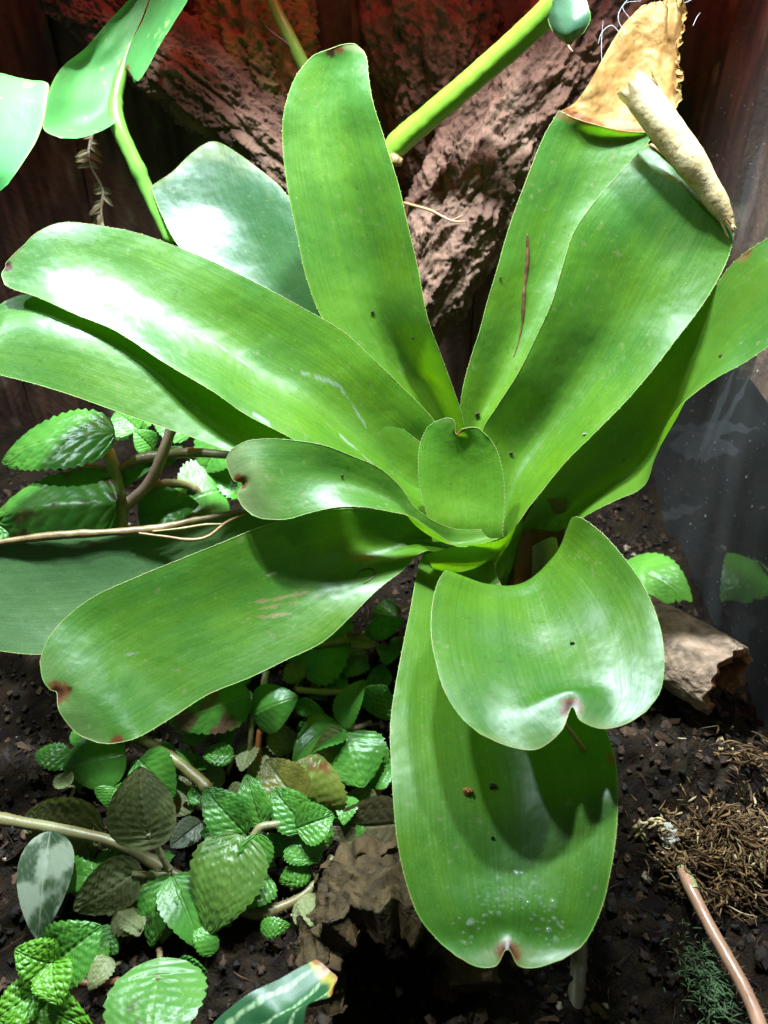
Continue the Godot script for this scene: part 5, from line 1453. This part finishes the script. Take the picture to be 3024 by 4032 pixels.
	# bits of litter and water on the bromeliad
	var litter := [
		[0.11, 0.76, 0.29, 1.1, "dark winged speck on the upright back leaf, low near its right edge"],
		[0.11, 0.45, 0.345, 1.2, "round dark green speck halfway up the upright back leaf"],
		[0.63, 0.38, 0.15, 1.6, "dark seed at the foot of the back right leaf, beside the cup"],
		[0.63, 0.06, 0.55, 0.8, "tiny dark crumb at the left edge of the scarred back right leaf"],
		[0.83, 0.93, 0.33, 1.2, "grey ridged bit at the lower edge of the broad right leaf"],
		[0.83, 0.33, 0.17, 1.3, "black forked bit near the foot of the broad right leaf, above the cup"],
		[1.12, 0.60, 0.585, 1.2, "small brown crumb in the middle of the folding front leaf"],
		[1.32, 0.38, 0.585, 0.9, "dark crumb in the middle of the short inner leaf"],
		[0.72, 0.72, 0.62, 1.2, "dark crumb on the lit lower flank of the far right leaf"],
		[0.92, 0.33, 0.545, 3.0, "wet amber-brown flake on the lowest leaf"],
		[0.92, 0.45, 0.53, 2.0, "smaller dark flake right of the amber one on the lowest leaf"],
		[0.92, 0.44, 0.66, 1.1, "dark crumb lower on the lowest leaf"],
	]
	for k in litter.size():
		var it: Array = litter[k]
		var lh := Heap.new()
		var o := on_blade(it[0], it[1], it[2], 0.0004)
		var ca := Color(0.015, 0.012, 0.008)
		var cb := Color(0.05, 0.035, 0.02)
		if k == 9: cb = Color(0.26, 0.12, 0.03)
		if k == 9: ca = Color(0.10, 0.04, 0.012)
		if k == 4: cb = Color(0.30, 0.27, 0.26)
		lump(lh, o, it[3] * 0.0005, 0.9, 12, 9, ca, cb)
		lump(lh, o + Vector3(it[3] * 0.0005, it[3] * 0.00022, 0.0002), it[3] * 0.00036, 0.9, 10, 8, ca, cb)
		tag(piece("debris_speck", lh.mesh(), M.debris), it[4], "debris", "specks of litter lying on the bromeliad leaves")
	var hair := []
	for k in 9:
		var a := lerpf(0.6, 5.2, k / 8.0)
		hair.append(on_blade(1.03, 0.79 - 0.075 * sin(a), 0.255 + 0.028 * cos(a), 0.0003))
	tag(piece("curled_fibre", stem_mesh(hair, [0.15, 0.28, 0.3, 0.3, 0.2], Color(0.03, 0.02, 0.01), Color(0.07, 0.04, 0.02)), M.stem), "thin dark fibre curled like a hook on the front left leaf", "fibre")
	film("water_film", "wet patch on the upper edge of the largest left leaf", 0.42, 0.01, 0.26, 0.74, 0.92, 0.0)
	var dh := Heap.new()
	for k in 110:
		var sa := rng.randf_range(0.16, 0.84)
		var o := on_blade(0.92, sa, clampf(0.845 + 0.05 * sin(sa * 9.0) + rng.randfn(0, 0.03), 0.7, 0.94), 0.0)
		var r := rng.randf_range(0.0003, 0.0008) * (1.9 if rng.randf() < 0.15 else 1.0)
		var dp := PackedVector3Array()
		var dc := PackedColorArray()
		for j in 7:
			for i in 13:
				var th := PI * 0.5 * j / 6.0
				var f2 := TAU * (i % 12) / 12.0
				dp.append(o + Vector3(sin(th) * cos(f2) * r, cos(th) * r * 0.7 + 0.0002, sin(th) * sin(f2) * r))
				dc.append(Color.WHITE)
		heap_grid(dh, dp, 12, 6, dc, true)
	tag(piece("water_drops", dh.mesh(), M.water), "beads of water strewn near the tip of the lowest leaf", "water", "", "stuff")

	# hairy runner and roots at lower right
	var rn := thing("hairy_runner", "hairy pinkish runner slanting down the lower right from the moss", "stem", V(85.7, -106.5, 114.2))
	var path := [V(82.2, -99.6, 117.7), V(82.7, -98, 126.6), V(85.5, -98.1, 140.6), V(88.3, -96.1, 155.6), V(90.8, -95.7, 168), V(92.1, -96.7, 181.4), V(92.5, -101.5, 192.8)]
	var runner := piece("stem", stem_mesh(path, [2.3, 2.7, 2.5, 2.5, 2.6, 2.7, 2.7], Color(0.40, 0.20, 0.13), Color(0.31, 0.17, 0.10), 25.0, 0.06, 20, 70), M.stem_smooth, rn)
	piece("hairs", hair_mesh(path, [2.3, 2.7, 2.5, 2.5, 2.6, 2.7, 2.7], 170, 2.0, Color(0.42, 0.30, 0.20)), M.hair, runner).set_meta("kind", "stuff")
	piece("shoot_tip", stem_mesh([V(81.8, -99.4, 116.2), V(82.7, -99.1, 121.1), V(83.6, -97.2, 127.9)], [1.6, 2.7, 2.4], Color(0.24, 0.28, 0.10), Color(0.30, 0.30, 0.13), 120.0, 0.2), M.stem, rn)
	for k in [[[V(35.8, -111.7, 137.3), V(34.9, -117.1, 147.8), V(31.9, -119.9, 158.9), V(28.7, -126.9, 174.5)], [3.2, 3.8, 4.0, 3.8], "thick pale root dropping from under the lowest leaf"], [[V(34.1, -121.5, 138.6), V(26.5, -123.8, 144.2), V(21.8, -125.7, 153.3), V(22.1, -125, 165.5), V(26.3, -126.9, 174.5)], [1.4, 1.7, 1.8, 1.7, 1.5], "thin curved pale root left of the thick root"], [[V(42.9, -123.4, 140.1), V(54.7, -123.4, 140.1), V(67.5, -123.1, 136.1), V(76.2, -119.7, 130.8)], [2.0, 1.9, 1.7, 1.2], "thin brownish root running right toward the moss"], [[V(10.6, -123.9, 146.8), V(7, -124.3, 157.3), V(2, -126.3, 171.5)], [1.3, 1.4, 1.4], "faint straight root below the notch of the lowest leaf"]]:
		tag(piece("root", stem_mesh(k[0], k[1], Color(0.075, 0.058, 0.032), Color(0.13, 0.10, 0.06), 50.0, 0.11), M.stem), k[2], "root", "roots under the lowest leaf")
	tag(piece("straw", stem_mesh([V(19.3, -5.8, 111.7), V(23.7, -12.3, 112.9), V(28.5, -19.7, 113.7), V(33.3, -26.6, 113.9)], [0.7, 0.9, 0.9, 0.5], Color(0.30, 0.19, 0.05), Color(0.38, 0.26, 0.08)), M.stem), "tan straw lying on the lowest leaf below the notch", "straw")

	# spots of dried water on the glass
	var dot := Heap.new()
	lump(dot, Vector3.ZERO, 1.0, 0.3, 8, 6, Color.WHITE, Color.WHITE)
	var mm := MultiMesh.new()
	mm.transform_format = MultiMesh.TRANSFORM_3D
	mm.mesh = dot.mesh()
	var chalk := StandardMaterial3D.new()
	chalk.albedo_color = Color(0.55, 0.53, 0.5)
	chalk.roughness = 0.7
	mm.mesh.surface_set_material(0, chalk)
	mm.instance_count = 700
	for k in 700:
		var s := rng.randf_range(0.0001, 0.00042) * (2.4 if rng.randf() < 0.08 else 1.0)
		mm.set_instance_transform(k, Transform3D(Basis.from_scale(Vector3(s * 0.3, s * rng.randf_range(1.0, 1.8), s)), Vector3(0.1457, rng.randf_range(-0.1, 0.2), rng.randf_range(-0.24, 0.14))))
	var mi := MultiMeshInstance3D.new()
	mi.name = "water_specks"
	mi.multimesh = mm
	add_child(mi)
	tag(mi, "specks of dried water scattered over the right glass", "specks", "", "stuff")

	var smear_mat := StandardMaterial3D.new()
	smear_mat.transparency = BaseMaterial3D.TRANSPARENCY_ALPHA
	smear_mat.albedo_color = Color(0.75, 0.76, 0.8, 0.045)
	smear_mat.roughness = 0.6
	smear_mat.cull_mode = BaseMaterial3D.CULL_DISABLED
	var sh := Heap.new()
	for k in [[V(145.4, -47.8, -109.8), V(145.4, 28.6, -96.6), 9.0], [V(145.4, -37.6, -100), V(145.4, 35.6, -78.1), 6.0], [V(145.4, -60, -172), V(145.4, 15.9, -53.2), 9.0], [V(145.4, -62.7, -158.7), V(145.4, -4, -64.1), 16.0], [V(145.4, 72.1, -137.8), V(145.4, 133.2, -138.6), 18.0], [V(145.4, -128, -155.1), V(145.4, -57.2, -84.6), 8.0], [V(145.4, -105.4, -14.2), V(145.4, -59.3, 5.6), 9.0]]:
		var sp := PackedVector3Array()
		var sc := PackedColorArray()
		var a: Vector3 = k[0]
		var b: Vector3 = k[1]
		var across := (b - a).cross(Vector3.RIGHT).normalized()
		for j in 41:
			for i in 9:
				var t := j / 40.0
				var q: Vector3 = a.lerp(b, t) + across * (i / 8.0 - 0.5) * k[2] * 0.001 * sin(PI * clampf(t, 0.02, 0.98))
				q += across * 0.0024 * nb(q, 60.0) + across * 0.0016 * na(q, 300.0)
				q.x = 0.1454
				sp.append(q)
				sc.append(Color.WHITE)
		heap_grid(sh, sp, 8, 40, sc)
	tag(piece("glass_smears", sh.mesh(), smear_mat), "pale wiped smears of dried water on the right glass", "smears", "", "stuff")

	var web := thing("fine_threads", "fine pale threads clinging to the tan dead leaf end at the top", "threads", V(60.1, 182.1, -130.3))
	for k in [[V(65.7, 179.2, -131.8), V(61.8, 185.2, -135.3), V(64.9, 190.6, -139.5), V(72.1, 191.7, -139.1)], [V(64.2, 178.3, -131.2), V(59, 182.7, -133.3), V(54.6, 180, -132.5), V(53.2, 175.7, -130.4)], [V(55.1, 169.3, -126.6), V(54.7, 176.5, -131), V(55.2, 184.2, -135.8)], [V(67.4, 185.1, -136.4), V(63.9, 189.4, -138.5), V(67.2, 193.3, -140.4)], [V(92.7, 183.8, -122.8), V(94.3, 186.6, -125), V(95.8, 188.3, -126.2)], [V(88.6, 191.1, -133.5), V(91.3, 191.9, -132.9), V(94.1, 193.3, -132.7)]]:
		piece("thread", stem_mesh(k, [0.09, 0.1, 0.06], Color(0.6, 0.6, 0.68), Color(0.7, 0.7, 0.78), 60.0, 0.0, 5, 16), M.hair, web)
